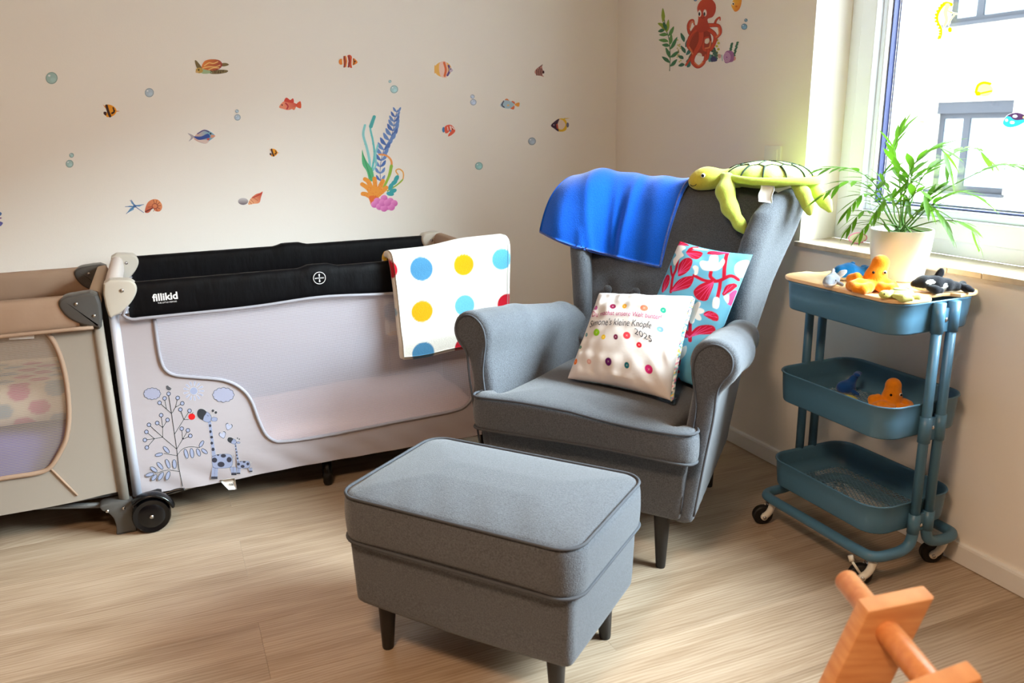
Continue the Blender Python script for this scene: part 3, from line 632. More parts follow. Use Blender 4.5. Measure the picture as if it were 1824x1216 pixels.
def shell_st(p):
    for x0, y0, x1, y1 in ((1301, 92, 1304, 78), (1308, 98, 1314, 76)):
        for t in np.linspace(0, 1, 7): p.ell(x0+(x1-x0)*t, y0+(y1-y0)*t, 2.8, 2, (66, 122, 96), -40 if int(t*7) % 2 else 40)
    p.line([(1287, 108), (1286, 98)], 1.8, (160, 190, 190)); p.ell(1308, 104, 3, 4, (220, 160, 150)); p.poly([(1289, 101), (1293, 92), (1300, 90), (1307, 94), (1307, 108), (1300, 111), (1292, 112)], (160, 104, 156))
    for r in (3, 5.5, 8): p.ring(1295, 102, r*.75, r, 1, (214, 180, 210))
sticker('shell_sticker', 1283, 74, 1317, 115, shell_st, 'purple spiral shell sticker with green plants beside the octopus', 'sticker', rightwall, step=.4)
def gold(p):
    p.poly([(1303, 8), (1308, -2), (1316, -8), (1321, -6), (1321, 6), (1317, 17), (1310, 21), (1305, 15)], ramp((246, 190, 70), (232, 140, 50), (1306, 4), (1318, 14))); p.ell(1306, 6.5, 2.4, 3, (250, 246, 230)); p.ell(1306.4, 7, 1.3, 1.8, (30, 30, 30)); p.ell(1312, 11.5, 2, 1.6, (216, 110, 40))
fst('fish_sticker', 1300, -8, 1324, 23, gold, 'golden fish sticker at the top of the right wall', rightwall)
bub(1326, 47.5, 5.4, (130, 176, 204), 'pair of blue bubble stickers below the golden fish on right wall', (1329, 36, 3), rightwall, None)
bub(1239, -1, 3.4, (120, 156, 196), 'small blue bubble sticker left of the octopus head', None, rightwall, None)
# window stickers stuck to the inner pane
def pane(px, py): return hit(px, py, 0, .1955)
GEL = mat('window_gel', attr='print', rough=.3, trans=.6)
def gel(name, x0, y0, x1, y1, draw, label): return sticker(name, x0, y0, x1, y1, draw, label, 'window sticker', pane, m=GEL, step=.5)
yl, yl2 = (250, 214, 0), (252, 232, 90)
def seahorse(p):
    P = [(1694, 8), (1684, 6), (1676, 14), (1670, 26), (1670, 38), (1676, 50), (1677, 60), (1675, 68)]
    p.line(P, 7, yl, 3)
    for x, y in catmull(P, 2)[::1]: p.ell(x-3, y, 2.6, 2.4, yl)
    p.line([(1688, 10), (1684, 22), (1686, 36), (1682, 46)], 9, yl2, 5); p.line([(1690, 20), (1700, 24), (1710, 25)], 4, yl2, 2); p.line([(1700, 26), (1692, 38), (1690, 46)], 2, yl); p.ell(1692, 53, 4, 5, yl); p.ell(1694, 23, 1.2, 1.2, (120, 100, 30))
gel('seahorse_sticker', 1662, 2, 1714, 72, seahorse, 'yellow seahorse gel sticker on the window pane')
gel('turtle_sticker', 1733, 144, 1772, 174, lambda p: (p.ell(1753, 160, 16, 12, yl2), p.line([(1738, 164), (1742, 152), (1752, 147), (1764, 149)], 5, yl), p.ell(1742, 167, 5, 4, yl), p.line([(1748, 166), (1766, 162)], 3, yl)), 'yellow turtle gel sticker above the neighbour window')
gel('fish_sticker', 1783, 196, 1832, 232, lambda p: (p.poly([(1786, 218), (1794, 206), (1808, 201), (1822, 204), (1830, 212), (1818, 222), (1802, 227), (1791, 225)], (30, 120, 150)), p.poly([(1793, 206), (1808, 200.5), (1822, 203), (1829, 211), (1812, 214), (1804, 212), (1800, 208)], (52, 30, 52)), p.ell(1808, 207, 4, 2.4, (200, 236, 244)), p.ell(1793, 214, 2.4, 2.4, (230, 240, 250)), p.ell(1803, 218, 4, 2.6, (210, 240, 250)), p.ell(1826, 209, 4, 2, (246, 220, 90))), 'blue and purple fish gel sticker at the right edge of the pane')
gel('crab_sticker', 1632, 212, 1652, 222, lambda p: (p.ell(1642, 217, 5, 2.4, (246, 220, 110)), p.line([(1634, 214), (1650, 219)], 1.5, yl2)), 'tiny yellow gel sticker low on the pane above the palm')

# ================================================================== armchair (local x = along the seat front, y = to the back)
def tweed():
    m = mat('grey_tweed', (88, 92, 99), rough=.95, spec=.12, noise=.33, nscale=330, bump=.5, bscale=420, sheen=.25)
    return m
TWEED = tweed()
PIPE = mat('grey_piping', (80, 83, 89), rough=.9, spec=.1)
BLACKWOOD = mat('black_stained_wood', (34, 31, 30), rough=.45)
CA = math.radians(-54); CO = np.array([-.9725, -1.467, 0.])
chair = thing('armchair', 'grey tweed wing armchair with rolled arms and black tapered legs', 'armchair', CO, CA)
CX, CY = np.array([math.cos(CA), math.sin(CA), 0]), np.array([-math.sin(CA), math.cos(CA), 0])
def chair_pt(p): p = np.asarray(p, float); return CO+p[..., 0:1]*CX+p[..., 1:2]*CY+p[..., 2:3]*np.array([0, 0, 1.])
def leg(name, x, y, h, r0, r1, parent, lean=(0, 0)):
    P = [(x+lean[0]*(1-t), y+lean[1]*(1-t), h*t) for t in (0, .03, .5, 1)]
    return mk(name, *tube(P, [r1*.92, r1, (r0+r1)/2, r0], 16), BLACKWOOD, parent)
for sx in (-1, 1):
    leg('leg', sx*.235, .06, .18, .024, .014, chair); leg('leg', sx*.19, .63, .19, .024, .014, chair, (0, .02))
h = .009
def base_fn(X, Y, Z):
    hw = .318-(Y-.02)*.085-(.36-Z)*.10
    d = np.maximum(np.abs(X)-hw, np.maximum(.012+(.36-Z)*.03-Y, Y-(.67-(.4-Z)*.05)))
    d = np.maximum(d, np.maximum(.165-Z, Z-.37)); e = s_box(X, Y, Z, (0, .34, .27), (.35, .36, .105), .04)
    return smax(d, e, .03)
mk('seat_base', *nets(base_fn, (-.36, -.03, .14), (.36, .72, .4), h), TWEED, chair)
ARM = [(.022, .165), (.022, .60), (.04, .655), (.12, .668), (.3, .64), (.46, .60), (.6, .575), (.68, .55), (.655, .17)]
def arm_fn(X, Y, Z):
    D = sd_poly(Y[0], Z[0], ARM)[None]
    out = .305+.06*np.clip((Z-.2)/.4, 0, 1.2)-.085*np.clip(Y/.6, 0, 1.2)-.0
    slab = smax(D, np.abs(X-out)-.036, .03)
    roll = s_chain(X, Y, Z, [(.376, .0, .636), (.352, .25, .612), (.312, .50, .585), (.290, .62, .56)], [.066, .062, .052, .040], .02)
    d = smin(slab, roll, .035)
    return smax(d, .022-Y, .022)
V, F = nets(arm_fn, (.19, -.01, .14), (.47, .78, .73), h)
mk('armrest', V, F, TWEED, chair); mk('armrest', V*np.array([-1, 1, 1]), [f[::-1] for f in F], TWEED, chair)
WING = [(.50, .52), (.555, .575), (.553, .64), (.56, .72), (.568, .80), (.588, .88), (.625, .955), (.69, 1.005), (.80, 1.025), (.868, 1.0), (.835, .88), (.76, .72), (.70, .58), (.66, .45), (.52, .45)]
def wing_fn(X, Y, Z):
    D = sd_poly(Y[0], Z[0], WING)[None]
    uc = .252+.03*np.clip((Z-.5)/.35, 0, 1.3)+(Y-.55)*.22+.03*np.clip((Z-.72)/.3, 0, 1)*np.clip((Y-.55)/.25, 0, 1)
    return smax(D, np.abs(X-uc)-.036, .045)
V, F = nets(wing_fn, (.17, .46, .42), (.45, .92, 1.06), h)
mk('wing', V, F, TWEED, chair); mk('wing', V*np.array([-1, 1, 1]), [f[::-1] for f in F], TWEED, chair)
BACK = [(.50, .40), (.565, .55), (.605, .68), (.655, .82), (.70, .93), (.735, .995), (.785, 1.028), (.85, 1.02), (.878, .985), (.84, .86), (.76, .62), (.70, .42), (.655, .18), (.60, .18)]
BUTTONS = [(-.185, .675), (-.08, .675), (.08, .675), (.185, .675)]
def back_fn(X, Y, Z):
    D = sd_poly(Y[0], Z[0], BACK)[None]
    D = D+.012*np.clip(np.abs(X)/.3, 0, 1)**2
    for bx_, bz in BUTTONS: D = D+.016*np.exp(-((X-bx_)**2+(Z-bz)**2)/.0009)*(Y < .66)
    hw = .285+.045*np.clip((Z-.4)/.5, 0, 1.2)-.05*np.clip((.6-Z)/.4, 0, 1)
    return smax(D, np.abs(X)-hw, .05)
mk('backrest', *nets(back_fn, (-.37, .47, .15), (.37, .92, 1.06), h), TWEED, chair)
for bx_, bz in BUTTONS:
    yb = .603+(bz-.68)*.35+.008
    mk('back_button', *ball((bx_, yb, bz), (.016, .009, .016), 8), TWEED, chair)
def seat_outline(n=8):
    hwf, hwb = .338, .262; P = [(-hwb, .55), (-hwb, .06), (-.30, .048), (-hwf+.004, .03), (-hwf-.004, 0), (-hwf+.03, -.032), (-.15, -.040), (0, -.042), (.15, -.040), (hwf-.03, -.032), (hwf+.004, 0), (hwf-.004, .03), (.30, .048), (hwb, .06), (hwb, .55)]
    return P
SO = catmull(seat_outline(), 4)[::1]
def seat_fn(X, Y, Z):
    D = sd_poly(X[:, :, 0], Y[:, :, 0], SO)[:, :, None]
    top = .449+.020*np.clip(-D/.12, 0, 1)**.5-.006*np.sin(X*9)*np.clip(1-Y/.3, 0, 1)+.012*np.clip(1-np.abs(X)/.3, 0, 1)*np.clip(.2-Y, 0, .2)/.2
    return smax(D-.006*np.cos((Z-.405)/.05*1.3), smax(Z-top, (.356+.012*np.sin(X*5+1))-Z, .012), .016)
mk('seat_cushion', *nets(seat_fn, (-.37, -.08, .33), (.37, .58, .5), .0075), TWEED, chair)
SF = catmull(seat_outline()[3:-3], 6)
def seat_pipe(z, s): return [(x*s, y*1.0-.003*(s-1)*100, z(x, y)) for x, y in SF]
mk('cushion_piping', *tube(seat_pipe(lambda x, y: .452-.006*math.sin(x*9)*max(0, 1-y/.3)+.010*max(0, 1-abs(x)/.3)*(max(0, .2-y)/.2), 1.008), .0040, 8), PIPE, chair)
mk('cushion_piping', *tube(seat_pipe(lambda x, y: .361+.012*math.sin(x*5+1), 1.008), .0040, 8), PIPE, chair)
for sx in (-1, 1):
    P = [(.300, .20), (.318, .40), (.330, .50), (.325, .56), (.318, .61), (.328, .655), (.358, .682), (.392, .682), (.418, .658), (.418, .622), (.398, .592), (.385, .56), (.378, .48), (.36, .36), (.338, .20)]
    P = catmull([(x*sx, .0225, z) for x, z in P], 5)
    mk('arm_piping', *tube(P, .0032, 8), PIPE, chair)

# ================================================================== ottoman
OA = math.radians(-51.9)
ott = thing('ottoman', 'grey tweed footstool with a box cushion and tapered black legs', 'footstool', (-1.347, -1.752, 0), OA)
for sx in (-1, 1):
    for sy in (-1, 1): leg('leg', sx*.225, sy*.135, .16, .024, .0145, ott, (sx*.004, sy*.004))
def ob_fn(X, Y, Z): return s_box(X, Y, Z+.006*np.cos(X*7)*(Z < .2), (0, 0, .225), (.289-(.3-Z)*.03, .190-(.3-Z)*.03, .094), .018)
mk('ottoman_base', *nets(ob_fn, (-.31, -.22, .11), (.31, .22, .34), .0085), TWEED, ott)
def oc_fn(X, Y, Z):
    hx, hy, r = .302, .203, .055
    qx, qy = np.abs(X)-hx+r, np.abs(Y)-hy+r; D = np.hypot(np.maximum(qx, 0), np.maximum(qy, 0))+np.minimum(np.maximum(qx, qy), 0)-r
    top = .418+.022*np.clip(-D/.16, 0, 1)**.6+.0016*np.sin(X*60+Y*22)*np.exp(-((Y+.14)/.06)**2)
    return smax(D-.005*np.cos((Z-.365)*24), smax(Z-top, .305-Z+.006*np.cos(X*6), .012), .014)
mk('ottoman_cushion', *nets(oc_fn, (-.33, -.23, .28), (.33, .23, .46), .0075), TWEED, ott)
for z, e in ((.420, .001), (.309, .003)):
    P = rrect(-.301-e, .301+e, -.202-e, .202+e, .055, 7)
    P = np.array([(x, y, z-(.006*math.cos(x*6) if z < .4 else 0)) for x, y in P])
    mk('ottoman_piping', *tube(P, .0038, 8, closed=True), PIPE, ott)

# ================================================================== soft sheets
def thick_sheet(P, t, nseg=3):
    """closed padded cloth from a grid P (n,m,3) of its upper face; returns verts, faces and the grid index of every vertex"""
    n, m = P.shape[:2]; du = np.gradient(P, axis=0); dv = np.gradient(P, axis=1); N = np.cross(du, dv); N /= np.linalg.norm(N, axis=2)[..., None]+1e-9
    Q = P-N*t; V = np.concatenate([P.reshape(-1, 3), Q.reshape(-1, 3)]); F = grid_faces(n, m); F2 = [tuple(i+n*m for i in f[::-1]) for f in F]
    idx = list(range(n*m))*2; rim = [i*m for i in range(n)]+[(n-1)*m+j for j in range(1, m)]+[i*m+m-1 for i in range(n-2, -1, -1)]+[j for j in range(m-2, 0, -1)]
    c = P.reshape(-1, 3); ctr = c.mean(0); F = F+F2; prev = rim; extra = []
    k = len(rim); R = np.array(rim); Nf = N.reshape(-1, 3)[R]; tang = np.roll(c[R], -1, 0)-np.roll(c[R], 1, 0); out = np.cross(tang, Nf); out /= np.linalg.norm(out, axis=1)[:, None]+1e-9
    inn = c[R]; d = np.sign(((inn-ctr)*out).sum(1).mean()); out *= d
    for s in range(1, nseg):
        a = math.pi*s/nseg; ring = c[R]-Nf*t*(1-math.cos(a))/2+out*(t*.5*math.sin(a)); st = len(V); V = np.concatenate([V, ring]); idx += list(R)
        cur = list(range(st, st+k)); F += [(prev[i], cur[i], cur[(i+1) % k], prev[(i+1) % k]) for i in range(k)]; prev = cur
    last = [i+n*m for i in rim]; F += [(prev[i], last[i], last[(i+1) % k], prev[(i+1) % k]) for i in range(k)]
    return V, F, np.array(idx)
def resample(P, n):
    P = np.asarray(P, float); d = np.r_[0, np.cumsum(np.linalg.norm(np.diff(P, axis=0), axis=1))]; t = np.linspace(0, d[-1], n)
    return np.stack([np.interp(t, d, P[:, i]) for i in range(P.shape[1])], 1)
# blue fleece throw over the chair back
FLEECE = mat('blue_fleece', (4, 88, 204), rough=.95, spec=.05, noise=.10, nscale=260, bump=.35, bscale=260, sheen=.4)
stations = {  # s : path of (x,y,z) from the front hem over the top and down behind (chair frame)
    0.00: [(-.440, .585, .868), (-.428, .60, .93), (-.414, .625, .985), (-.396, .665, 1.028), (-.385, .74, 1.052), (-.388, .83, 1.04), (-.395, .885, 1.0), (-.40, .895, .90), (-.40, .88, .80)],
    0.10: [(-.355, .552, .846), (-.358, .562, .90), (-.356, .59, .965), (-.350, .635, 1.025), (-.345, .72, 1.062), (-.345, .82, 1.06), (-.35, .892, 1.02), (-.35, .905, .90), (-.35, .885, .78)],
    0.24: [(-.285, .57, .822), (-.288, .585, .88), (-.285, .612, .95), (-.282, .655, 1.03), (-.280, .73, 1.075), (-.28, .82, 1.07), (-.285, .90, 1.02), (-.285, .905, .88), (-.285, .875, .75)],
    0.42: [(-.205, .625, .797), (-.207, .64, .86), (-.205, .665, .93), (-.203, .705, 1.01), (-.20, .755, 1.055), (-.20, .82, 1.060), (-.20, .898, 1.02), (-.20, .905, .88), (-.20, .865, .73)],
    0.70: [(-.105, .632, .778), (-.106, .650, .85), (-.10, .680, .93), (-.098, .712, .995), (-.095, .755, 1.04), (-.09, .82, 1.05), (-.09, .895, 1.01), (-.09, .90, .87), (-.09, .86, .71)],
    1.00: [(-.005, .625, .766), (.003, .648, .85), (.013, .682, .93), (.025, .712, .995), (.035, .755, 1.036), (.04, .82, 1.046), (.04, .892, 1.01), (.04, .898, .87), (.04, .858, .70)]}
ks = sorted(stations); paths = np.array([resample(catmull(stations[k], 6), 90) for k in ks]); ss = np.linspace(0, 1, 70)
G = np.zeros((70, 90, 3))
for j in range(90):
    for c in range(3): G[:, j, c] = np.interp(ss, ks, paths[:, j, c])
for _ in range(6): G[1:-1] = (G[:-2]+2*G[1:-1]+G[2:])/4
T = np.linspace(0, 1, 90)[None]; Ss = ss[:, None]
fold = .011*np.exp(-((Ss-.40-.22*(.45-T))/.035)**2)*np.clip(1-T/.5, 0, 1)+.013*np.exp(-((Ss-.60+.10*(.45-T))/.045)**2)*np.clip(1-T/.48, 0, 1)+.009*np.exp(-((Ss-.20-.30*(.4-T))/.03)**2)*np.clip(1-T/.45, 0, 1)-.008*np.exp(-((Ss-.50-.05*T)/.05)**2)*np.clip(1-T/.5, 0, 1)+.003*np.sin(Ss*23+T*6)
du = np.gradient(G, axis=0); dv = np.gradient(G, axis=1); N = np.cross(du, dv); N /= np.linalg.norm(N, axis=2)[..., None]
if N[30, 10, 1] > 0: N = -N; flip = True
else: flip = False
G = G+N*fold[..., None]
Gs = G[:, ::-1] if flip else G
V, F, ix = thick_sheet(Gs+0, .014)
# ------------------------------------------------------------------ soft things yield to what they lie on
def chair_sdf(x, y, z):
    X, Y, Z = [np.asarray(q)[None, :, None] for q in (x, y, z)]
    def ev(poly, fn):
        D = sd_poly(np.asarray(y), np.asarray(z), poly); return fn(D)
    ax_ = np.abs(x)
    uc = .252+.03*np.clip((z-.5)/.35, 0, 1.3)+(y-.55)*.22+.03*np.clip((z-.72)/.3, 0, 1)*np.clip((y-.55)/.25, 0, 1)
    dw = smax(sd_poly(y, z, WING), np.abs(ax_-uc)-.036, .045)
    D = sd_poly(y, z, BACK)+.012*np.clip(ax_/.3, 0, 1)**2; hw = .285+.045*np.clip((z-.4)/.5, 0, 1.2)-.05*np.clip((.6-z)/.4, 0, 1)
    db = smax(D, ax_-hw, .05)
    out = .305+.06*np.clip((z-.2)/.4, 0, 1.2)-.085*np.clip(y/.6, 0, 1.2)
    da = smin(smax(sd_poly(y, z, ARM), np.abs(ax_-out)-.036, .03), s_chain(ax_, y, z, [(.376, .0, .636), (.352, .25, .612), (.312, .50, .585), (.290, .62, .56)], [.066, .062, .052, .040], .02), .035)
    ds = smax(sd_poly(x, y, SO), z-.474, .01)
    return np.minimum(np.minimum(dw, db), np.minimum(da, ds))
def to_chair(P): d = P-CO; return np.stack([d @ CX, d @ CY, P[:, 2]], 1)
def yield_to_chair(P, margin=.004, it=6):
    Q = to_chair(P)
    for _ in range(it):
        d = chair_sdf(*Q.T); m = d < margin
        if not m.any(): break
        q = Q[m]; g = np.stack([chair_sdf(*(q+e).T)-chair_sdf(*(q-e).T) for e in np.eye(3)*.002], 1); g /= np.linalg.norm(g, axis=1)[:, None]+1e-9
        Q[m] = q+g*np.minimum(margin-d[m], .02)[:, None]
    return chair_pt(Q)
throw = tag(mk('throw_blanket', yield_to_chair(chair_pt(V))-chair_pt(np.array([-.18, .8, 1.]))[None], F, FLEECE, loc=chair_pt(np.array([-.18, .8, 1.]))), 'bright blue fleece throw draped over the left of the armchair back', 'blanket')

# ------------------------------------------------------------------ pillows
def pillow_surface(TL, TR, BR, BL, thick, ear=.06, wr=0., seed=0):
    C = [np.array(q, float) for q in (TL, TR, BR, BL)]; n = np.cross(C[1]-C[0], C[3]-C[0]); n /= np.linalg.norm(n)
    if n @ (CAM-sum(C)/4) < 0: n = -n
    r = np.random.default_rng(seed); ph = r.random((6, 4))
    def f(s, t, side=1):  # s,t in [-1,1]; t = 1 top
        s, t = np.asarray(s, float), np.asarray(t, float); s2 = s*(1-ear*(1-t**2)**1.2); t2 = t*(1-ear*(1-s**2)**1.2)
        a, b = (s2+1)/2, (t2+1)/2; P = C[3]*((1-a)*(1-b))[..., None]+C[2]*(a*(1-b))[..., None]+C[0]*((1-a)*b)[..., None]+C[1]*(a*b)[..., None]
        hgt = thick*np.clip((1-s**2)*(1-t**2), 0, 1)**.42
        w_ = 0
        if wr:
            edge = np.clip(1.25-np.minimum(1-np.abs(s), 1-np.abs(t))*1.8, .15, 1)*np.clip((1-s**2)*(1-t**2)*6, 0, 1)
            for k in range(6): w_ = w_+np.sin((s*math.cos(ph[k, 0]*6)+t*math.sin(ph[k, 0]*6))*(7+ph[k, 1]*14)+ph[k, 2]*6+1.5*np.sin(s*3+t*4+k))/6
            w_ = w_*wr*edge
        return P+n*((hgt*side)+w_*side)[..., None]
    return f, n
def make_pillow(name, f, n1, label, mfront, mback, paint=None, back_name='back_cover', pivot=None, also=None):
    q = np.linspace(-1, 1, n1); q = np.sign(q)*(1-(1-np.abs(q))**1.25); Sg, Tg = np.meshgrid(q, q, indexing='ij'); P = f(Sg, Tg).reshape(-1, 3); B = f(Sg, Tg, -1).reshape(-1, 3)
    P = yield_to_chair(P); P = P if also is None else also(P); F = grid_faces(n1, n1); piv = np.array(pivot) if pivot is not None else P.mean(0); col = None
    if paint is not None: col = paint(Sg, Tg).reshape(-1, 3)
    o = mk(name, P-piv, F, mfront, col=col, loc=piv); tag(o, label, 'cushion')
    q2 = np.linspace(-1, 1, 60); Sg, Tg = np.meshgrid(q2, q2, indexing='ij'); B = yield_to_chair(f(Sg, Tg, -1).reshape(-1, 3)); B = B if also is None else also(B)
    mk(back_name, B-piv, [t[::-1] for t in grid_faces(60, 60)], mback, o)
    return o, piv
def stick_text(name, s, size, shear, bold, org, ux, uy, inv, f, m, parent, piv, warp=None, space=1., width=None):
    """flat lettering laid on the pillow front; org and ux, uy are photo pixels (baseline start, unit vectors)"""
    V, F = text2d(s, size, shear, bold, space)
    if width: V[:, 0] *= width/V[:, 0].max()
    V, F = finer(V, F, 2.2)
    px = org[0]+V[:, 0]*ux[0]+V[:, 1]*uy[0]; py = org[1]+V[:, 0]*ux[1]+V[:, 1]*uy[1]
    if warp is not None: py = py+warp(px)
    s_, t_ = inv(px, py); P = f(s_, t_)+pn*.002
    return mk(name, P-piv, F, m, parent, False)
COTTON = mat('white_cotton', (238, 230, 226), rough=.85, spec=.15, attr='print', bump=.15, bscale=60)
c1 = [chair_pt(np.array(p)) for p in ((-.128, .415, .702), (.186, .405, .722), (.226, .125, .482), (-.118, .170, .484))]
f1, pn = pillow_surface(*c1, .062, .055, .010, 3)
PXC = [(1065, 522), (1230, 528), (1187, 715), (1010, 678)]
inv1 = homog(PXC, [(-1, 1), (1, 1), (1, -1), (-1, -1)]); fwd1 = homog([(-1, 1), (1, 1), (1, -1), (-1, -1)], PXC)
BTN = [(1062.5, 558.5, 3.4, 4.4, (178, 70, 140)), (1094.5, 559.5, 5.4, 5.2, (140, 20, 70)), (1115.5, 560, 4.2, 4.8, (236, 166, 30)), (1151, 564, 6.8, 6, (240, 120, 90)), (1184.8, 566, 5.2, 5, (40, 158, 130)), (1180, 601, 6, 5, (116, 158, 204)), (1065, 608, 5.6, 6.2, (140, 196, 30)), (1044.6, 606, 2.2, 3.6, (70, 130, 140)), (1078, 619, 4, 4.8, (232, 190, 30)), (1100.5, 620.5, 4, 5, (110, 20, 60)), (1120.6, 618, 6.6, 6.6, (226, 60, 70)), (1034, 628, 2.4, 3, (40, 120, 90)), (1142, 634, 5, 5, (206, 20, 40)), (1026, 654, 3.6, 5.4, (244, 120, 30)), (1050, 659, 3.6, 4, (220, 170, 160)), (1084.7, 664, 5.8, 6.6, (96, 20, 100)), (1116.5, 670, 4.6, 5.4, (20, 104, 116)), (1155.5, 673, 7.4, 7.2, (206, 40, 112))]
def paint1(Sg, Tg):
    X, Y = fwd1(Sg, Tg); p = Print(X, Y, (216, 208, 204), soft=.8)
    for x, y, a, b, c in BTN:
        p.ell(x, y, a, b, c); p.ring(x, y, a*.78, b*.78, .5, tuple(int(v*.85) for v in c))
        for dx, dy in ((1, 1), (1, -1)): p.line([(x-dx*a*.2, y-dy*b*.2), (x+dx*a*.2, y+dy*b*.2)], .12, (240, 230, 222), curve=False)
    return p.C
pil1, piv1 = make_pillow('button_cushion', f1, 260, 'white cushion printed with coloured buttons and handwriting on the armchair seat', COTTON, mat('dotted_cotton_back', (196, 216, 220), rough=.85, noise=.4, nscale=30), paint1)
INKP, INKB = mat('pink_ink', (168, 40, 104), rough=.7), mat('dark_ink', (46, 38, 44), rough=.7)
stick_text('handwriting', 'Du machst unsere Welt bunter!', 14.2, .12, .0, (1054.5, 575), (1, .075), (.05, -1), inv1, f1, INKP, pil1, piv1, lambda x: -.0004*(x-1118)**2+1.5, width=128)
stick_text('handwriting', "Simone's kleine Knöpfe", 18.5, .22, -.01, (1050, 594), (.95, .072), (.06, -1), inv1, f1, INKB, pil1, piv1, lambda x: -.0003*(x-1110)**2+1.2, width=121)
stick_text('handwriting', '2025', 16.5, .15, -.01, (1134.5, 615), (.86, .36), (-.12, -1), inv1, f1, INKB, pil1, piv1, width=38)
# edge piping of the button cushion in multicoloured print
EDGEP = mat('multicolour_edge', attr='print', rough=.8)
tt = np.linspace(1, -1, 60); P = f1(np.ones(60), tt)-pn*.004
V, F = tube(P, np.r_[.002, np.full(58, .0075), .002], 8); pal = [(240, 236, 230), (60, 160, 190), (240, 200, 60), (236, 236, 230), (40, 60, 90), (220, 120, 160), (240, 240, 236), (90, 190, 190)]
cc = np.array([lin(pal[int(rng.integers(8))]) for _ in range(len(V))]); mk('edge_strip', V-piv1, F, EDGEP, pil1, True, cc)
# floral cushion
c2 = [chair_pt(np.array(p)) for p in ((.072, .600, .858), (.318, .565, .834), (.262, .285, .475), (-.01, .36, .48))]
f2, n2 = pillow_surface(*c2, .05, .045, .004, 8)
def to_px(P): d = np.asarray(P)-CAM; return np.stack([912+FPX*(d @ CR)/(d @ CF), 608-FPX*(d @ CU)/(d @ CF)], -1)
PX2 = [tuple(to_px(q)) for q in c2]
fwd2 = homog([(-1, 1), (1, 1), (1, -1), (-1, -1)], PX2)
def paint2(Sg, Tg):
    X, Y = fwd2(Sg, Tg); p = Print(X, Y, (100, 164, 190), soft=.8); R, PK, Wt = (176, 8, 40), (214, 70, 124), (216, 210, 204)
    k = 200/811.
    def q(*a): return [(1160+x*k, 420+y*k) for x, y in a]
    def stem(pts, w_): p.line(q(*pts), w_*k, R)
    def petal(pts, o, tips, c=R):
        p.poly(q(*pts), c)
        for t_ in tips: p.line(q(o, t_), 6*k, PK, 2*k, curve=False)
    stem([(215, 185), (205, 260), (185, 320), (175, 430)], 22); stem([(155, 230), (165, 275), (185, 320)], 18); stem([(350, 310), (430, 350), (520, 350), (600, 310), (645, 325)], 24); stem([(568, 130), (562, 220), (560, 320)], 26); stem([(470, 285), (468, 320), (500, 350)], 26); stem([(535, 350), (530, 400), (518, 470)], 24); stem([(560, 440), (590, 390), (625, 370)], 26); stem([(325, 620), (322, 690), (318, 790)], 28); stem([(290, 130), (310, 100), (350, 85)], 26); stem([(230, 930), (220, 960)], 24); stem([(120, 960), (160, 1005), (210, 1010)], 24)
    petal([(200, 75), (205, 35), (250, 50), (290, 72), (240, 78)], (200, 75), [(230, 45), (255, 58), (275, 68)])
    petal([(275, 130), (310, 112), (370, 115), (400, 135), (370, 180), (330, 180), (300, 160)], (280, 135), [(320, 170), (350, 178), (380, 160), (395, 140)])
    petal([(225, 300), (225, 230), (260, 185), (310, 175), (333, 200), (320, 255), (285, 295), (240, 315)], (228, 300), [(290, 185), (322, 200), (322, 240), (300, 275), (262, 195)])
    petal([(100, 425), (100, 340), (125, 290), (155, 305), (160, 350), (140, 400)], (112, 425), [(120, 310), (140, 310), (154, 340)])
    petal([(178, 425), (215, 360), (270, 325), (340, 315), (348, 345), (320, 400), (260, 420)], (180, 425), [(260, 335), (300, 325), (335, 330), (330, 375), (300, 405)])
    petal([(435, 137), (450, 110), (510, 108), (580, 120), (520, 140)], (580, 122), [(450, 120), (460, 132), (500, 112)])
    petal([(490, 358), (410, 372), (355, 420), (355, 460), (385, 495), (440, 500), (465, 460)], (488, 360), [(365, 430), (368, 465), (395, 490), (425, 495), (450, 480)])
    petal([(555, 440), (575, 380), (640, 360), (600, 420)], (560, 438), [(590, 385), (615, 375)]); petal([(575, 500), (590, 440), (635, 395), (620, 460), (600, 500)], (580, 500), [(600, 440), (618, 425), (628, 415)], PK)
    petal([(420, 600), (460, 570), (515, 590), (515, 630), (480, 635)], (425, 602), [(470, 578), (500, 588), (512, 610)])
    petal([(318, 745), (270, 690), (215, 690), (215, 745), (290, 775)], (318, 770), [(230, 695), (225, 720), (235, 745), (260, 755)]); petal([(322, 745), (380, 685), (480, 670), (490, 710), (440, 735), (350, 745)], (320, 765), [(400, 688), (440, 680), (475, 680), (480, 705)])
    petal([(160, 1140), (175, 1080), (210, 1050), (200, 1130)], (165, 1140), [(190, 1070), (200, 1090)])
    for c_ in ([(195, 150), (165, 110), (180, 80), (210, 75), (255, 80), (268, 100), (240, 125), (260, 155), (225, 180), (190, 230), (170, 180)],
               [(460, 275), (410, 265), (385, 215), (400, 190), (445, 195), (455, 150), (500, 142), (515, 170), (520, 210), (545, 175), (560, 200), (545, 245), (510, 272)],
               [(335, 245), (355, 232), (380, 250), (375, 300), (352, 305), (350, 275)], [(625, 240), (640, 205), (680, 185), (715, 190), (690, 260), (660, 310), (630, 290)], [(320, 95), (360, 85), (440, 98), (400, 105)],
               [(485, 500), (500, 470), (530, 480), (520, 545), (485, 545)], [(555, 460), (590, 440), (580, 500)],
               [(175, 880), (215, 800), (250, 790), (240, 850), (290, 830), (280, 890), (230, 935), (165, 930)]): p.poly(q(*c_), Wt)
    for a in range(0, 360, 45):
        t_ = math.radians(a+92); p.ell(1160+(335+50*math.cos(t_))*k, 420+(578-50*math.sin(t_))*k, 42*k, 22*k, Wt, -(a+92))
    p.ell(1160+335*k, 420+578*k, 30*k, 30*k, Wt)
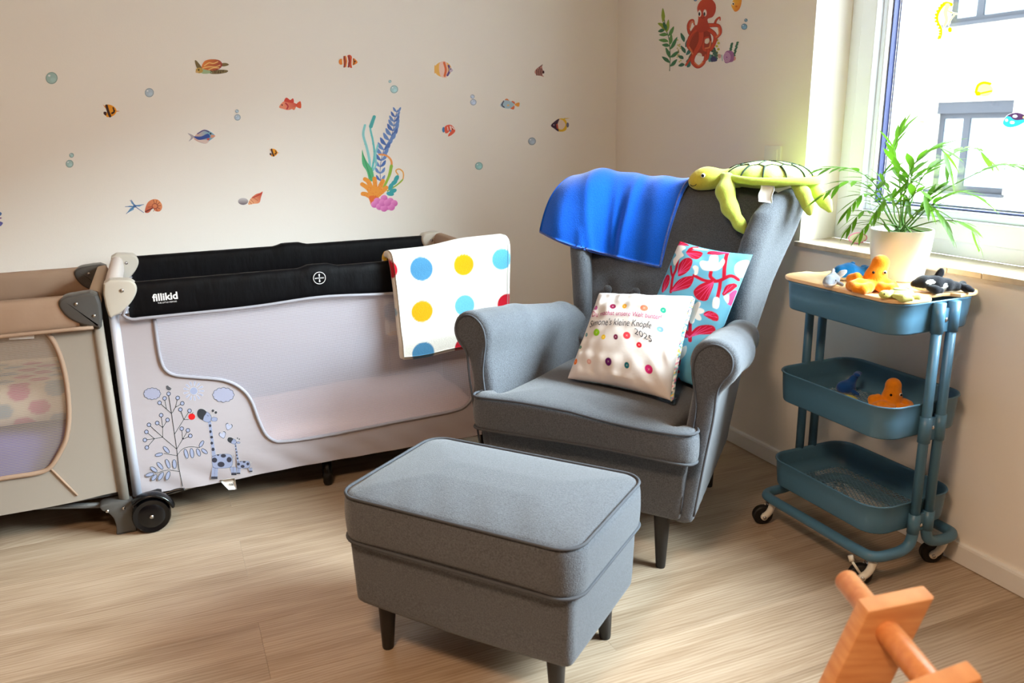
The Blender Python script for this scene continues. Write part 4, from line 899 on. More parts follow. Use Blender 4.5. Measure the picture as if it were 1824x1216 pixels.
    return p.C
e1, e2 = (c1[1]+c1[2]-c1[0]-c1[3])/4, (c1[0]+c1[1]-c1[2]-c1[3])/4; cen1 = sum(c1)/4
def behind_button_cushion(P):
    q = (P-cen1); s_ = q @ e1/(e1 @ e1); t_ = q @ e2/(e2 @ e2); dn_ = q @ pn; hg = .062*np.clip((1-s_**2)*(1-t_**2), 0, 1)**.42+.012
    m = (np.abs(s_) < 1.03) & (np.abs(t_) < 1.03) & (dn_ > -hg); P = P.copy(); P[m] -= pn*(dn_+hg)[m][:, None]; return P
FLORAL = mat('floral_cotton', attr='print', rough=.8, spec=.2, bump=.08, bscale=80)
make_pillow('floral_cushion', f2, 260, 'tall cushion with red, white and blue floral print in the chair corner', FLORAL, mat('sky_blue_cotton', (126, 188, 210), rough=.85), paint2, also=behind_button_cushion)

# ================================================================== plush toys
PLUSH = mat('plush', attr='print', rough=.95, spec=.05, bump=.3, bscale=350, sheen=.3, noise=.06, nscale=120)
GLOSSBLACK = mat('black_eye', (14, 13, 14), rough=.12)
EYEW = mat('white_eye', (244, 244, 240), rough=.3)
def plush(name, fn, lo, hi, h, col, parent=None):
    V, F = nets(fn, lo, hi, h); c = np.array([lin(q) for q in col(V)]) if callable(col) else np.tile(lin(col), (len(V), 1))
    return mk(name, V, F, PLUSH, parent, col=c)
def eye(p, r, parent, ring=None):
    o = mk('eye', *ball(p, (r, r, r), 7), GLOSSBLACK, parent)
    if ring: mk('eye_white', *ball(np.array(p)+np.array(ring), (r*1.35, r*.9, r*1.35), 7), EYEW, parent)
    return o
# large turtle over the chair corner (chair frame)
TB = np.array([.28, .775, 1.03]); tur = thing('plush_turtle', 'large light green plush sea turtle lying over the right corner of the armchair back', 'plush toy', chair_pt(TB), CA)
G1, G2 = (192, 208, 92), (210, 192, 66)
def L_(p): return np.array(p)-TB
plush('head', lambda X, Y, Z: smin(s_ell(X, Y, Z, L_((.106, .755, 1.050)), (.050, .040, .038)), smin(s_ell(X, Y, Z, L_((.074, .752, 1.039)), (.030, .032, .026)), s_cap(X, Y, Z, L_((.14, .76, 1.05)), L_((.20, .78, 1.052)), .026, .034), .02), .02), L_((.03, .69, .98)), L_((.25, .84, 1.11)), .005,
      lambda V: [tuple(int(a+(b-a)*min(1, max(0, (.0-(x+.12))/.08))) for a, b in zip(G1, G2)) for x, y, z in V], tur)
plush('belly', lambda X, Y, Z: s_ell(X, Y, Z, L_((.285, .785, 1.052)), (.118, .085, .034)), L_((.15, .68, 1.0)), L_((.42, .9, 1.1)), .006, (188, 202, 84), tur)
shell_c, shell_r = L_((.292, .79, 1.052)), np.array([.142, .105, .054])
shl = plush('shell', lambda X, Y, Z: smax(s_ell(X, Y, Z, shell_c, shell_r)-.0025*np.cos((X+.02)*95)*np.clip((.06-(Z-shell_c[2]))/.06, 0, 1), shell_c[2]-Z, .01), shell_c-shell_r-.02, shell_c+shell_r+.02, .005, (210, 224, 126), tur)
th = np.linspace(0, 2*math.pi, 48, endpoint=False)
rimP = np.stack([shell_c[0]+.150*np.cos(th)+.012*np.cos(2*th), shell_c[1]+.112*np.sin(th), shell_c[2]-.004+.012*np.clip(-np.cos(th), 0, 1)], 1)
V, F = tube(rimP, .0125, 10, closed=True); mk('shell_rim', V, F, PLUSH, tur, col=np.tile(lin((184, 206, 82)), (len(V), 1)))
SEAM = mat('dark_green_seam', (40, 60, 48), rough=.9)
def on_shell(a, e): return shell_c+(shell_r+.001)*np.array([math.cos(e)*math.cos(a), math.cos(e)*math.sin(a), math.sin(e)])
seams = []
for a in range(-175, 185, 30):
    seams.append(tube([on_shell(math.radians(a), math.radians(e)) for e in np.linspace(8, 48, 7)], np.linspace(.0022, .0034, 7), 6))
hexr = [(math.radians(a), math.radians(48+9*(i % 2))) for i, a in enumerate(range(-175, 185, 15))]
seams.append(tube([on_shell(*q) for q in hexr], .002, 6, closed=True))
for a in range(-160, 200, 60): seams.append(tube([on_shell(math.radians(a), math.radians(e)) for e in (57, 70, 84)], .002, 6))
mk('shell_seam', *join(seams), SEAM, shl)
def flipper(P, r, c0=G1, flat=.55, ax=1):
    P = [L_(p) for p in P]; A = np.array(P); lo, hi = A.min(0)-.06, A.max(0)+.06
    return plush('flipper', lambda X, Y, Z: s_chain(X, Y, Z, P, r, .02), lo, hi, .0055, c0, tur)
flipper([(.190, .700, 1.052), (.192, .672, 1.015), (.215, .655, .965), (.252, .645, .915), (.268, .643, .895)], [.022, .027, .024, .017, .010])
flipper([(.20, .87, 1.05), (.19, .925, 1.0), (.20, .94, .93)], [.02, .026, .014])
flipper([(.385, .745, 1.048), (.420, .735, 1.01), (.438, .735, .975), (.444, .737, .95)], [.016, .019, .017, .010])
flipper([(.405, .80, 1.048), (.445, .80, 1.01), (.475, .80, .98), (.492, .80, .955)], [.016, .019, .017, .010])
eye(L_((.103, .7155, 1.061)), .0055, tur, (0, .0015, 0)); eye(L_((.103, .794, 1.061)), .0055, tur)
mk('mouth', *tube(catmull([L_(p) for p in ((.057, .7275, 1.031), (.064, .722, 1.026), (.076, .7195, 1.028), (.082, .7185, 1.034))], 4), .0012, 6), SEAM, tur)
tagw = mat('white_satin_tag', (240, 238, 236), rough=.5)
for o in tur.children:
    if o.name.startswith(('belly', 'flipper', 'head')):
        V = np.array([v.co[:] for v in o.data.vertices]); V = to_chair(yield_to_chair(chair_pt(V+TB), .003, 10))-TB; o.data.vertices.foreach_set('co', V.ravel()); o.data.update()
tp = np.array([[(.300+.042*i/6+.002*math.sin(j), .664+.022*(1-j/8)-.002*math.cos(i), 1.037-.050*j/8-.004*i/6) for j in range(9)] for i in range(7)])
mk('care_tag', thick_sheet(tp-TB, .0008)[0], thick_sheet(tp-TB, .0008)[1], tagw, tur)

# ================================================================== travel cots
NETW, NETB = net_material('white_netting', (206, 203, 216), .58, .36, .0062), net_material('beige_netting', (184, 172, 162), .54, .36, .0062)
SILVER = mat('silver_tube', (196, 200, 214), rough=.35, metal=.2); STEEL = mat('steel', (200, 200, 200), rough=.25, metal=1.)
CREAMP = mat('cream_plastic', (192, 186, 175), rough=.35); DARKP = mat('dark_grey_plastic', (76, 74, 72), rough=.4); BLACKP = mat('black_plastic', (6, 6, 8), rough=.25)
BLACKF = mat('black_nylon', (5, 5, 8), rough=.6, spec=.14, bump=.6, bscale=14, stretch=(3, 3, 1)); TAUPE = mat('taupe_fabric', (156, 130, 110), rough=.75, bump=.25, bscale=16); GREYF2 = mat('light_grey_nylon', (166, 159, 164), rough=.55, bump=.25, bscale=10, stretch=(1, 1, 3))
PIPEL = mat('light_grey_binding', (150, 148, 157), rough=.7); BEIGEF = mat('beige_fabric', (190, 172, 152), rough=.75, bump=.25, bscale=14); BEIGED = mat('greige_nylon', (146, 137, 127), rough=.55, bump=.2, bscale=12)
class Asm:
    def __init__(s, root): s.r = root; s.B = np.array(root.location)
    def add(s, name, VF, m, parent=None, smooth=True, col=None):
        return mk(name, np.asarray(VF[0])-s.B, VF[1], m, parent or s.r, smooth, col)
def rail_x(x0, x1, y, zc, hw, hz, lift=lambda x: 0, bump=lambda x: 0, n=70, k=18):
    V = []
    for x in np.linspace(x0, x1, n):
        for j in range(k):
            a = 2*math.pi*j/k; c, s_ = math.cos(a), math.sin(a); e = .62
            yy = hw*abs(c)**e*np.sign(c); zz = hz*abs(s_)**e*np.sign(s_)
            zz += bump(x)*max(0, s_)+lift(x)*max(0, -s_); yy *= 1+bump(x)*14*.5
            V.append((x, y+yy+.0015*math.sin(x*70+j), zc+zz))
    F = grid_faces(n, k, True); F += [tuple(range(k)), tuple((n-1)*k+j for j in range(k))[::-1]]
    return np.array(V), F
def rail_y(y0, y1, x, zc, hw, hz, sag=0., n=30, k=16):
    V = []
    for y in np.linspace(y0, y1, n):
        t = (y-y0)/(y1-y0)
        for j in range(k):
            a = 2*math.pi*j/k; V.append((x+hw*abs(math.cos(a))**.7*np.sign(math.cos(a)), y, zc-sag*4*t*(1-t)+hz*abs(math.sin(a))**.7*np.sign(math.sin(a))))
    return np.array(V), grid_faces(n, k, True)+[tuple(range(k)), tuple((n-1)*k+j for j in range(k))[::-1]]
CAPP = [(-.012, .80), (.05, .805), (.068, .797), (.076, .783), (.073, .764), (.060, .742), (.042, .722), (.022, .706), (.010, .702), (-.012, .702)]
def cap(A, xp, sx, y, m, dz=0, k=1.):
    P = np.array([(xp+sx*a*k, z+dz) for a, z in catmull(CAPP, 3, True)])
    o = A.add('corner_cap', prism(P, y-.031, y+.031, .009, 'y', 3), m)
    for px_, pz in ((.035, .776), ): A.add('screw', tube([(xp+sx*px_*k, y-.0305, pz+dz), (xp+sx*px_*k, y-.0335, pz+dz)], .0055, 10), STEEL, o)
    return o
X0, X1, YF_, YB_ = -2.152, -.925, -.69, -.115
cot = thing('travel_cot', 'light grey travel cot with black padded rails and printed giraffes', 'travel cot', (-1.54, -.40, 0)); A = Asm(cot)
midl = lambda x: .012*math.exp(-((x+1.53)/.16)**2); midb = lambda x: .010*math.exp(-((x+1.53)/.05)**6)
for y in (YF_, YB_):
    A.add('long_rail', rail_x(X0+.045, X1-.045, y, .7385, .024, .0555, midl, midb), BLACKF)
    P = [(x, y-.0245, .684+midl(x)) for x in np.linspace(X0+.05, X1-.05, 50)]; P = [(X0+.045, y-.024, .725), (X0+.028, y-.0245, .70)]+P+[(X1-.03, y-.0245, .70)]
    A.add('rail_binding', tube(catmull(P, 2), .0052, 8), PIPEL)
    A.add('rail_binding', tube([(x, y+.0245, .684+midl(x)) for x in np.linspace(X0+.05, X1-.05, 50)], .0052, 8), PIPEL)
PINKW = mat('pale_pink_grey_fabric', (214, 202, 196), rough=.7, bump=.2, bscale=14)
A.add('end_rail', rail_y(YF_+.02, YB_-.02, X0+.004, .766, .022, .034), PINKW); A.add('end_rail', rail_y(YF_+.02, YB_-.02, X1, .758, .026, .046), TAUPE)
for x, sx in ((X0, 1), (X1, -1)):
    for y in (YF_, YB_):
        cap(A, x, sx, y, CREAMP); A.add('post', tube([(x+sx*.002, y, .715), (x-sx*.003, y, .40), (x-sx*.006, y, .105)], .0145, 14), SILVER)
# sides: fabric with a netting window
winpx = [(275, 566), (279, 600), (285, 636), (294, 657), (312, 667), (350, 671), (398, 676), (428, 690), (447, 712), (459, 744), (472, 771), (487, 783), (505, 785), (560, 778), (640, 763), (700, 751), (770, 738), (815, 728), (833, 716), (842, 694), (842, 640)]
wp = hit(np.array([p[0] for p in winpx]), np.array([p[1] for p in winpx]), 1, YF_)[:, [0, 2]]
wcurve = catmull(wp, 5); wpoly = np.concatenate([wcurve, [(wcurve[-1][0], .70), (wcurve[0][0], .70)]])
def side_panel(y, mirror, A, dy):
    xs = np.linspace(X0+.004, X1-.004, 200); zs = np.linspace(.108, .70, 100); Xg, Zg = np.meshgrid(xs, zs, indexing='ij')
    xm = (X0+X1)-Xg if mirror else Xg
    D = sd_poly(xm, Zg, wpoly)
    bow = .008*np.sin((Zg-.108)/.59*math.pi)*np.sin((Xg-X0)/(X1-X0)*math.pi)+.0022*np.sin(Xg*47+Zg*60)*np.exp(-((Zg-.13)/.05)**2)
    zb = Zg-.010*np.exp(-((Xg+1.95)/.18)**2)*np.clip((.3-Zg)/.2, 0, 1)
    V = np.stack([Xg, np.full_like(Xg, y)-dy*bow*0+dy*.0, zb], -1); V[..., 1] += dy*.0018*(np.sin(Xg*47+Zg*60)-1)*np.exp(-((Zg-.13)/.06)**2)
    V = V.reshape(-1, 3); n, m = Xg.shape; I = np.arange(n*m).reshape(n, m); a, b, c, d = I[:-1, :-1], I[1:, :-1], I[1:, 1:], I[:-1, 1:]
    Dc = (D[:-1, :-1]+D[1:, :-1]+D[1:, 1:]+D[:-1, 1:])/4; Q = np.stack([a, b, c, d], -1)
    for nm, msk, mt in (('side_fabric', Dc > -.003, GREYF2), ('netting', Dc < .003, NETW)):
        F = Q[msk]; u = np.unique(F); mp = np.full(n*m, -1); mp[u] = np.arange(len(u)); o = A.add(nm, (V[u], mp[F]), mt)
    bind = [((X0+X1)-p[0] if mirror else p[0], y+dy*.002, p[1]) for p in wcurve]
    A.add('window_binding', tube(bind, .0058, 8), PIPEL)
side_panel(YF_-.004, False, A, -1); side_panel(YB_, True, A, 1)
for x in (X0+.002, X1-.002): A.add('end_fabric', box(x-.002, x+.002, YF_+.012, YB_-.012, .108, .745), GREYF2 if x < -1.5 else TAUPE, smooth=False)
A.add('cot_floor', box(X0+.01, X1-.01, YF_+.012, YB_-.012, .098, .122, .006), BLACKP)
PINKS = mat('pink_jersey_sheet', (246, 214, 206), rough=.9, noise=.04, nscale=20, bump=.5, bscale=7)
def mat_fn(X, Y, Z): return s_box(X, Y, Z-.006*np.sin(X*7+Y*9)*(Z > .17)-.004*np.sin(X*3-Y*22+2*np.sin(X*4)), ((X0+X1)/2, (YF_+YB_)/2, .172), ((X1-X0)/2-.03, (YB_-YF_)/2-.03, .048), .03)
Vm, Fm = nets(mat_fn, (X0, YF_, .10), (X1, YB_, .25), .013)
mk('cot_mattress', Vm-np.array([-1.54, -.4, .2]), Fm, PINKS, cot, loc=(0, 0, .2))
def strut(A, p, q, r, m): A.add('floor_strut', tube([p, q], r, 10), m)
strut(A, (X0+.02, YF_-.004, .090), (-1.545, YF_+.16, .088), .008, SILVER); strut(A, (X0+.02, YB_-.01, .095), (-1.545, (YF_+YB_)/2, .088), .008, SILVER)
for y in (YF_+.045, YB_-.05): A.add('middle_foot', tube([(-1.545, y, .10), (-1.545, y, .012), (-1.545, y, .003)], [.017, .017, .014], 14), BLACKP)
for y, s_ in ((YF_, -1), (YB_, 1)):
    hp = [(X0-.008, .108), (X0+.055, .116), (X0+.066, .112), (X0+.066, .095), (X0+.055, .07), (X0+.002, .035), (X0-.006, .045)]
    hs = A.add('wheel_bracket', prism(np.array(hp), y-.026, y+.026, .006, 'y'), BLACKP)
    for a, b in ((X0+.050, .104), (X0+.010, .090)): A.add('rivet', tube([(a, y-.026, b), (a, y-.0295, b)], .005, 10), STEEL, hs)
    yc = y-.064 if y == YF_ else y+.064
    wx, wz = X0+.030, .0585
    A.add('wheel', (lambda VF: (VF[0][:, [0, 2, 1]]*np.array([1, 1, 1])+np.array([wx, yc, wz]), VF[1]))(lathe([(.0, -.018), (.030, -.018), (.040, -.013), (.054, -.017), (.0575, -.010), (.0575, .010), (.054, .017), (.040, .013), (.0, .013)], 32)), BLACKP)
    A.add('axle', tube([(wx, y, wz), (wx, yc, wz)], .007, 10), BLACKP)
    A.add('axle_cap', tube([(wx, yc-.017, wz), (wx, yc-.022, wz)], .006, 12), STEEL)
    fen = catmull([(wx+.068*math.cos(math.radians(t)), yc, wz+.068*math.sin(math.radians(t))) for t in range(15, 150, 15)], 2)
    A.add('wheel_guard', (lambda VF: (np.c_[VF[0][:, 0], (VF[0][:, 1]-yc)*3.6+yc, VF[0][:, 2]], VF[1]))(tube(fen, .0065, 8)), BLACKP)
    A.add('brake_lever', tube(catmull([(wx+.03, y, wz+.034), (wx+.055, y, wz+.036), (wx+.085, y, wz+.040), (wx+.105, y, wz+.038)], 4), .0065, 8), BLACKP)
    A.add('foot', prism(rrect(X1-.045, X1+.015, y-.022, y+.022, .01, 3), 0, .125, .006), BLACKP)
def tag_px(u, v): a = np.array((391, 855.))*(1-u)+np.array((418, 851.))*u; b = np.array((407, 872.))*(1-u)+np.array((421.5, 871.))*u; return a*(1-v)+b*v
tagV = np.array([[hit(*tag_px(i/4, j/3), 1, YF_-.004+.002*j) for j in range(4)] for i in range(5)])
tg = A.add('care_tag', thick_sheet(tagV, .0008)[:2], tagw)
V, F = text2d('nal', 1, .1, .02); V = V/V.max(0)*np.array([.42, .26])
A.add('tag_lettering', (np.array([hit(*tag_px(.42+x, .62-y), 1, YF_-.0055) for x, y in V]), F), mat('black_print', (20, 20, 24), rough=.6), tg, False)
# prints on the front panel
def cotface(px, py): return hit(px, py, 1, YF_-.0046)
def cz(x, y): return 220+x/3.8, 660+y/3.8
INKD, LAV = (22, 19, 32), (146, 153, 180)
def cot_print(name, x0, y0, x1, y1, draw, step=.45):
    o = sticker(name, x0, y0, x1, y1, draw, None, None, cotface, step=step, lift=0); o.location = Vector(np.array(o.location)-A.B); o.parent = cot; return o
def c_line(p, pts, wd, c=INKD, curve=False): p.line([cz(*q) for q in pts], wd/3.8, c, curve=curve)
def tree(p):
    c_line(p, [(305, 165), (325, 290), (345, 430), (360, 530), (375, 660), (400, 782)], 7)
    for b in ([(325, 290), (244, 217)], [(290, 255), (278, 187)], [(330, 285), (352, 248), (367, 184)], [(352, 248), (398, 221)], [(345, 430), (408, 330), (385, 263)], [(408, 330), (447, 271)], [(408, 330), (440, 330)], [(360, 530), (265, 450), (172, 366)], [(265, 450), (210, 460), (145, 469)], [(210, 460), (155, 414)], [(210, 460), (158, 520)], [(265, 450), (265, 385), (255, 301)], [(265, 385), (298, 333)], [(265, 385), (228, 354)], [(360, 530), (400, 465), (394, 392)], [(400, 465), (436, 403)], [(400, 465), (452, 441)]): c_line(p, b, 6)
    for x, y in ((305, 156), (278, 187), (244, 217), (367, 184), (398, 221), (385, 263), (447, 271), (255, 301), (298, 333), (228, 354), (172, 366), (155, 414), (145, 469), (158, 520), (394, 392), (436, 403), (452, 441)):
        p.ell(*cz(x, y), 4.2, 4.2, INKD); p.ell(*cz(x, y), 2.8, 2.8, LAV)
    for b in ([(360, 575), (400, 530), (450, 515), (515, 520)], [(275, 560), (362, 575)], [(225, 692), (300, 672), (375, 682)]): c_line(p, b, 5.5, curve=True)
    for x, y, a, b, t in ((424, 562, 15, 36, -15), (463, 558, 16, 36, -8), (507, 553, 15, 30, -20), (528, 495, 14, 28, 32), (548, 545, 14, 28, -52), (240, 568, 30, 14, -12), (290, 535, 15, 32, -42), (345, 632, 16, 34, -5), (300, 630, 15, 36, -20), (247, 643, 15, 33, -40), (205, 668, 15, 30, -55), (178, 703, 32, 15, -15), (208, 723, 15, 28, 40), (253, 714, 16, 34, 32), (300, 710, 16, 34, 18)):
        X, Y = cz(x, y); p.ell(X, Y, a/3.8, b/3.8, INKD, t); p.ell(X, Y, a/3.8-1.3, b/3.8-1.3, LAV, t)
cot_print('printed_tree', 250, 695, 375, 868, tree)
cot_print('printed_bird', 293, 684, 308, 698, lambda p: (p.ell(*cz(305, 120), 5, 3.4, (78, 78, 84), 25), p.ell(*cz(297, 108), 2.6, 2.4, (78, 78, 84)), p.line([cz(292, 106), cz(284, 104)], 1.4, (60, 60, 60), .5), p.line([cz(315, 124), cz(330, 120)], 2, (78, 78, 84), 1)))
cot_print('printed_apple', 334, 732, 351, 751, lambda p: (p.ell(*cz(462, 311), 6.4, 6, (120, 20, 20)), p.ell(*cz(462, 311), 5.7, 5.3, (226, 22, 26)), p.line([cz(462, 294), cz(472, 280)], 1.3, INKD)))
def sun(p):
    x, y = cz(475, 137); p.ell(x, y, 7, 6.6, LAV)
    for i in range(13):
        t = 2*math.pi*i/13; p.line([(x+10*math.cos(t), y+9.6*math.sin(t)), (x+17*math.cos(t), y+16*math.sin(t))], 1.5, LAV, 3.2, curve=False)
cot_print('printed_sun', 325, 676, 366, 718, sun)
def cloud(cx, cy, w_, h_):
    def d(p):
        def blob(o, c):
            for i in range(12):
                t = 2*math.pi*i/12; p.ell(cx+w_*.72*math.cos(t), cy+h_*.68*math.sin(t), w_*.26+o, h_*.32+o, c)
            p.ell(cx, cy, w_*.75, h_*.75, c)
        blob(.4, INKD); blob(-.7, (160, 162, 186))
        m = ((np.floor(p.X*1.1)+np.floor(p.Y*1.1)) % 2 == 0)[..., None]*1.; p.C = np.where((p.A[..., None] > .9) & (p.C[..., 2:3] > .4), p.C*(1-.22*m), p.C)
    return d
cot_print('printed_cloud', 252, 686, 291, 716, cloud(271, 701, 16, 11)); cot_print('printed_cloud', 374, 684, 422, 720, cloud(398, 703, 20, 13.6))
def heart(x, y, k, a):
    def d(p):
        t = math.radians(a); P = [(0, .9), (-.9, -.1), (-.85, -.75), (-.4, -.95), (0, -.5), (.4, -.95), (.85, -.75), (.9, -.1)]
        Q = [(x+k*(u*math.cos(t)-v*math.sin(t)), y+k*(u*math.sin(t)+v*math.cos(t))) for u, v in P]; p.poly(Q, INKD); p.poly([(x+(q[0]-x)*.82, y+(q[1]-y)*.82) for q in Q], (164, 168, 190))
    return d
cot_print('printed_heart', 397, 750, 417, 770, heart(*cz(711, 381), 7, 18)); cot_print('printed_heart', 386, 765, 406, 784, heart(*cz(672, 437), 7, -18))
def giraffe(p, m, big):
    GR, GD = (136, 144, 172), (48, 48, 60)
    def Q(*pts): return [cz(*m(x, y)) for x, y in pts]
    k = big/3.8
    def pl(pts, c, curve=True): p.poly(Q(*pts), INKD, curve); q = np.array(Q(*pts)); ctr = q.mean(0); d = np.linalg.norm(q-ctr, axis=1)[:, None]; p.poly(ctr+(q-ctr)*np.clip(1-.75/d, .3, 1), c, curve)
    for x, s_ in ((610, 600), (630, 622), (730, 738), (752, 750)): pl([(x-10, 650), (x+12, 650), (s_+14, 730 if x < 700 else 705), (s_-8, 732 if x < 700 else 708)], GR, False); p.poly(Q((s_-8, 716 if x < 700 else 690), (s_+14, 716 if x < 700 else 690), (s_+16, 734 if x < 700 else 708), (s_-10, 734 if x < 700 else 708)), GD, False)
    pl([(598, 580), (610, 570), (670, 562), (725, 566), (740, 600), (735, 645), (700, 660), (620, 660), (600, 640)], GR)
    pl([(570, 340), (594, 344), (606, 440), (626, 575), (600, 582), (590, 480)], GR, False)
    for x, y, a, b in ((616, 605, 18, 17), (660, 634, 24, 18), (676, 576, 18, 12), (715, 602, 17, 18), (586, 372, 8, 10), (588, 412, 8, 10), (596, 450, 10, 9), (597, 490, 10, 10), (606, 532, 10, 12), (640, 570, 8, 6)): p.ell(*cz(*m(x, y)), a*k, b*k, GD)
    pl([(540, 340), (520, 310), (545, 275), (580, 285), (598, 320), (580, 350)], GR); p.poly(Q((497, 285), (510, 260), (540, 260), (562, 280), (545, 310), (535, 335), (505, 315)), (46, 48, 54))
    pl([(592, 325), (610, 312), (636, 320), (630, 342), (600, 342)], GR); p.line(Q((590, 305), (604, 275)), 2.6*k, INKD); p.line(Q((596, 308), (622, 285)), 2.6*k, INKD); p.ell(*cz(*m(605, 271)), 10*k, 10*k, (60, 60, 66)); p.ell(*cz(*m(625, 283)), 10*k, 10*k, (60, 60, 66))
    p.line(Q((736, 570), (748, 580), (744, 592)), 3*k, INKD); p.line(Q((742, 586), (756, 590)), 2*k, INKD)
    p.line(Q((565, 300), (572, 306), (578, 304)), 2*k, INKD); p.ell(*cz(*m(519, 276)), 2*k, 2*k, (20, 20, 20))
cot_print('printed_giraffe', 348, 725, 421, 856, lambda p: giraffe(p, lambda x, y: (x, y), 1))
cot_print('printed_giraffe', 402, 776, 452, 846, lambda p: giraffe(p, lambda x, y: (702+(x-497)*.64, 452+(y-262)*.525), .56))
# faint mirrored print on the far side
def far_face(px, py):
    P = cotface(px, py); P[..., 0] = (X0+X1)-P[..., 0]; P[..., 1] = YB_-.004; return P
for nm, bx_, fn in (('printed_tree', (250, 695, 375, 868), tree), ('printed_giraffe', (348, 725, 421, 856), lambda p: giraffe(p, lambda x, y: (x, y), 1))):
    o = sticker(nm, *bx_, fn, None, None, far_face, step=1., lift=0); o.location = Vector(np.array(o.location)-A.B); o.parent = cot
# lettering and badge on the front rail
WINK = mat('white_print', (236, 236, 238), rough=.5)
def rail_text(name, s, size, px, py, px2, py2, bold, shear=0., m=WINK, yy=YF_-.0262, space=1.):
    V, F = text2d(s, size, shear, bold, space); a, b = hit(px, py, 1, yy), hit(px2, py2, 1, yy); d = (b-a)/np.linalg.norm(b-a); sc_ = np.linalg.norm(b-a)/V[:, 0].max(); up = np.array([0, 0, 1.])
    return A.add(name, (a+V[:, :1]*sc_*d+V[:, 1:]*sc_*up, F), m, smooth=False)
rail_text('lettering', 'fillikid', 1, 272.5, 536.5, 317, 531.5, .028)
rail_text('small_lettering', 'THE LITTLE HEROES', 1, 281, 541, 315, 537.5, 0)
bc = hit(569, 495, 1, YF_-.0300); th2 = np.linspace(0, 2*math.pi, 40, endpoint=False)
ringV, ringF = tube([bc+np.array([.0195*math.cos(t), 0, .0195*math.sin(t)]) for t in th2], .0011, 6, closed=True); bad = A.add('badge_ring', (ringV, ringF), WINK)
def arrow(dz): return [np.array([[-.0014, 0, dz*.004], [.0014, 0, dz*.004], [.0014, 0, dz*.0095], [.0034, 0, dz*.0095], [0, 0, dz*.0145], [-.0034, 0, dz*.0095], [-.0014, 0, dz*.0095]])+bc]
A.add('badge_arrow', join([(arrow(1)[0], [tuple(range(7))]), (arrow(-1)[0], [tuple(range(7))])]), WINK, smooth=False)
V, F = text2d('MAX EXPANDO', .0062, 0, .00012); V = V*np.array([.030/V[:, 0].max(), 1]); A.add('badge_lettering', (np.c_[bc[0]-.015+V[:, 0], np.full(len(V), bc[1]), bc[2]-.0022+V[:, 1]], F), WINK, smooth=False)

# second cot
U1, U0 = -2.196, -3.42; YF2, YB2 = -.71, -.14
cot2 = thing('travel_cot', 'beige travel cot with dark grey corner caps at the left edge', 'travel cot', (-2.8, -.42, 0)); A2 = Asm(cot2)
for y in (YF2, YB2):
    A2.add('long_rail', rail_x(U0+.04, U1-.045, y, .722, .026, .050), TAUPE)
    A2.add('rail_binding', tube([(x, y-.026, .676) for x in np.linspace(U0+.05, U1-.01, 20)], .006, 8), TAUPE)
for x in (U0, U1): A2.add('end_rail', rail_y(YF2+.02, YB2-.02, x, .752, .019, .024), BEIGEF)
def cap2(x, sx, y):
    P = catmull([(.012, .772), (-.05, .778), (-.078, .772), (-.092, .758), (-.088, .735), (-.070, .708), (-.040, .688), (-.010, .678), (.012, .676)], 3, True)
    o = A2.add('corner_cap', prism(np.array([(x+sx*a, z) for a, z in P]), y-.034, y+.034, .012, 'y', 3), DARKP)
    for a, z in ((-.045, .752), (-.003, .712)): A2.add('screw', tube([(x+sx*a, y-.0335, z), (x+sx*a, y-.0365, z)], .005, 10), STEEL, o)
for x, sx in ((U1, 1), (U0, -1)):
    for y in (YF2, YB2):
        cap2(x, sx, y); A2.add('post', tube([(x, y, .69), (x, y, .10)], .0155, 14), BEIGED)
        hp = [(.020, .106), (-.062, .112), (-.066, .092), (-.050, .080), (-.036, .055), (-.033, .02), (-.034, .0), (.0, .0), (.022, .0), (.022, .02), (.018, .06)]
        o = A2.add('foot', prism(np.array([(x+sx*a, z) for a, z in catmull(hp, 3, True)]), y-.026, y+.026, .007, 'y'), DARKP)
        for a in (-.050, -.004): A2.add('rivet', tube([(x+sx*a, y-.026, .088), (x+sx*a, y-.029, .088)], .005, 10), STEEL, o)
w2px = [(80, 588), (95, 606), (108, 635), (117, 670), (122, 710), (123, 745), (118, 780), (106, 806), (88, 832), (60, 842), (0, 851)]
wq = hit(np.array([p[0] for p in w2px]), np.array([p[1] for p in w2px]), 1, YF2)[:, [0, 2]]; wq = np.concatenate([wq, [(-2.9, .235), (-3.12, .24), (-3.26, .30), (-3.30, .45), (-3.26, .60), (-3.2, .69)]]); wc2 = catmull(wq, 5)
wpoly2 = np.concatenate([wc2, [(-3.2, .70), (wc2[0][0], .70)]])
def side2(y, dy):
    xs = np.linspace(U0+.004, U1-.004, 180); zs = np.linspace(.125, .69, 90); Xg, Zg = np.meshgrid(xs, zs, indexing='ij'); D = sd_poly(Xg, Zg, wpoly2)
    V = np.stack([Xg, np.full_like(Xg, y), Zg+.012*np.clip((.3-Zg)/.17, 0, 1)*np.exp(-((Xg-U1)/.12)**2)], -1).reshape(-1, 3); n, m = Xg.shape; I = np.arange(n*m).reshape(n, m)
    Q = np.stack([I[:-1, :-1], I[1:, :-1], I[1:, 1:], I[:-1, 1:]], -1); Dc = (D[:-1, :-1]+D[1:, 1:])/2
    for nm, msk, mt in (('side_fabric', Dc > -.003, BEIGED), ('netting', Dc < .003, NETB)):
        F = Q[msk]; u = np.unique(F); mp = np.full(n*m, -1); mp[u] = np.arange(len(u)); A2.add(nm, (V[u], mp[F]), mt)
    A2.add('window_binding', tube([(p[0], y+dy*.003, p[1]) for p in wc2], .0075, 8), TAUPE)
side2(YF2-.004, -1); side2(YB2, 1)
a, b = hit(88, 832, 1, YF2-.006), hit(138, 882, 1, YF2-.006); A2.add('corner_seam', tube([a, b], .0035, 8), TAUPE)
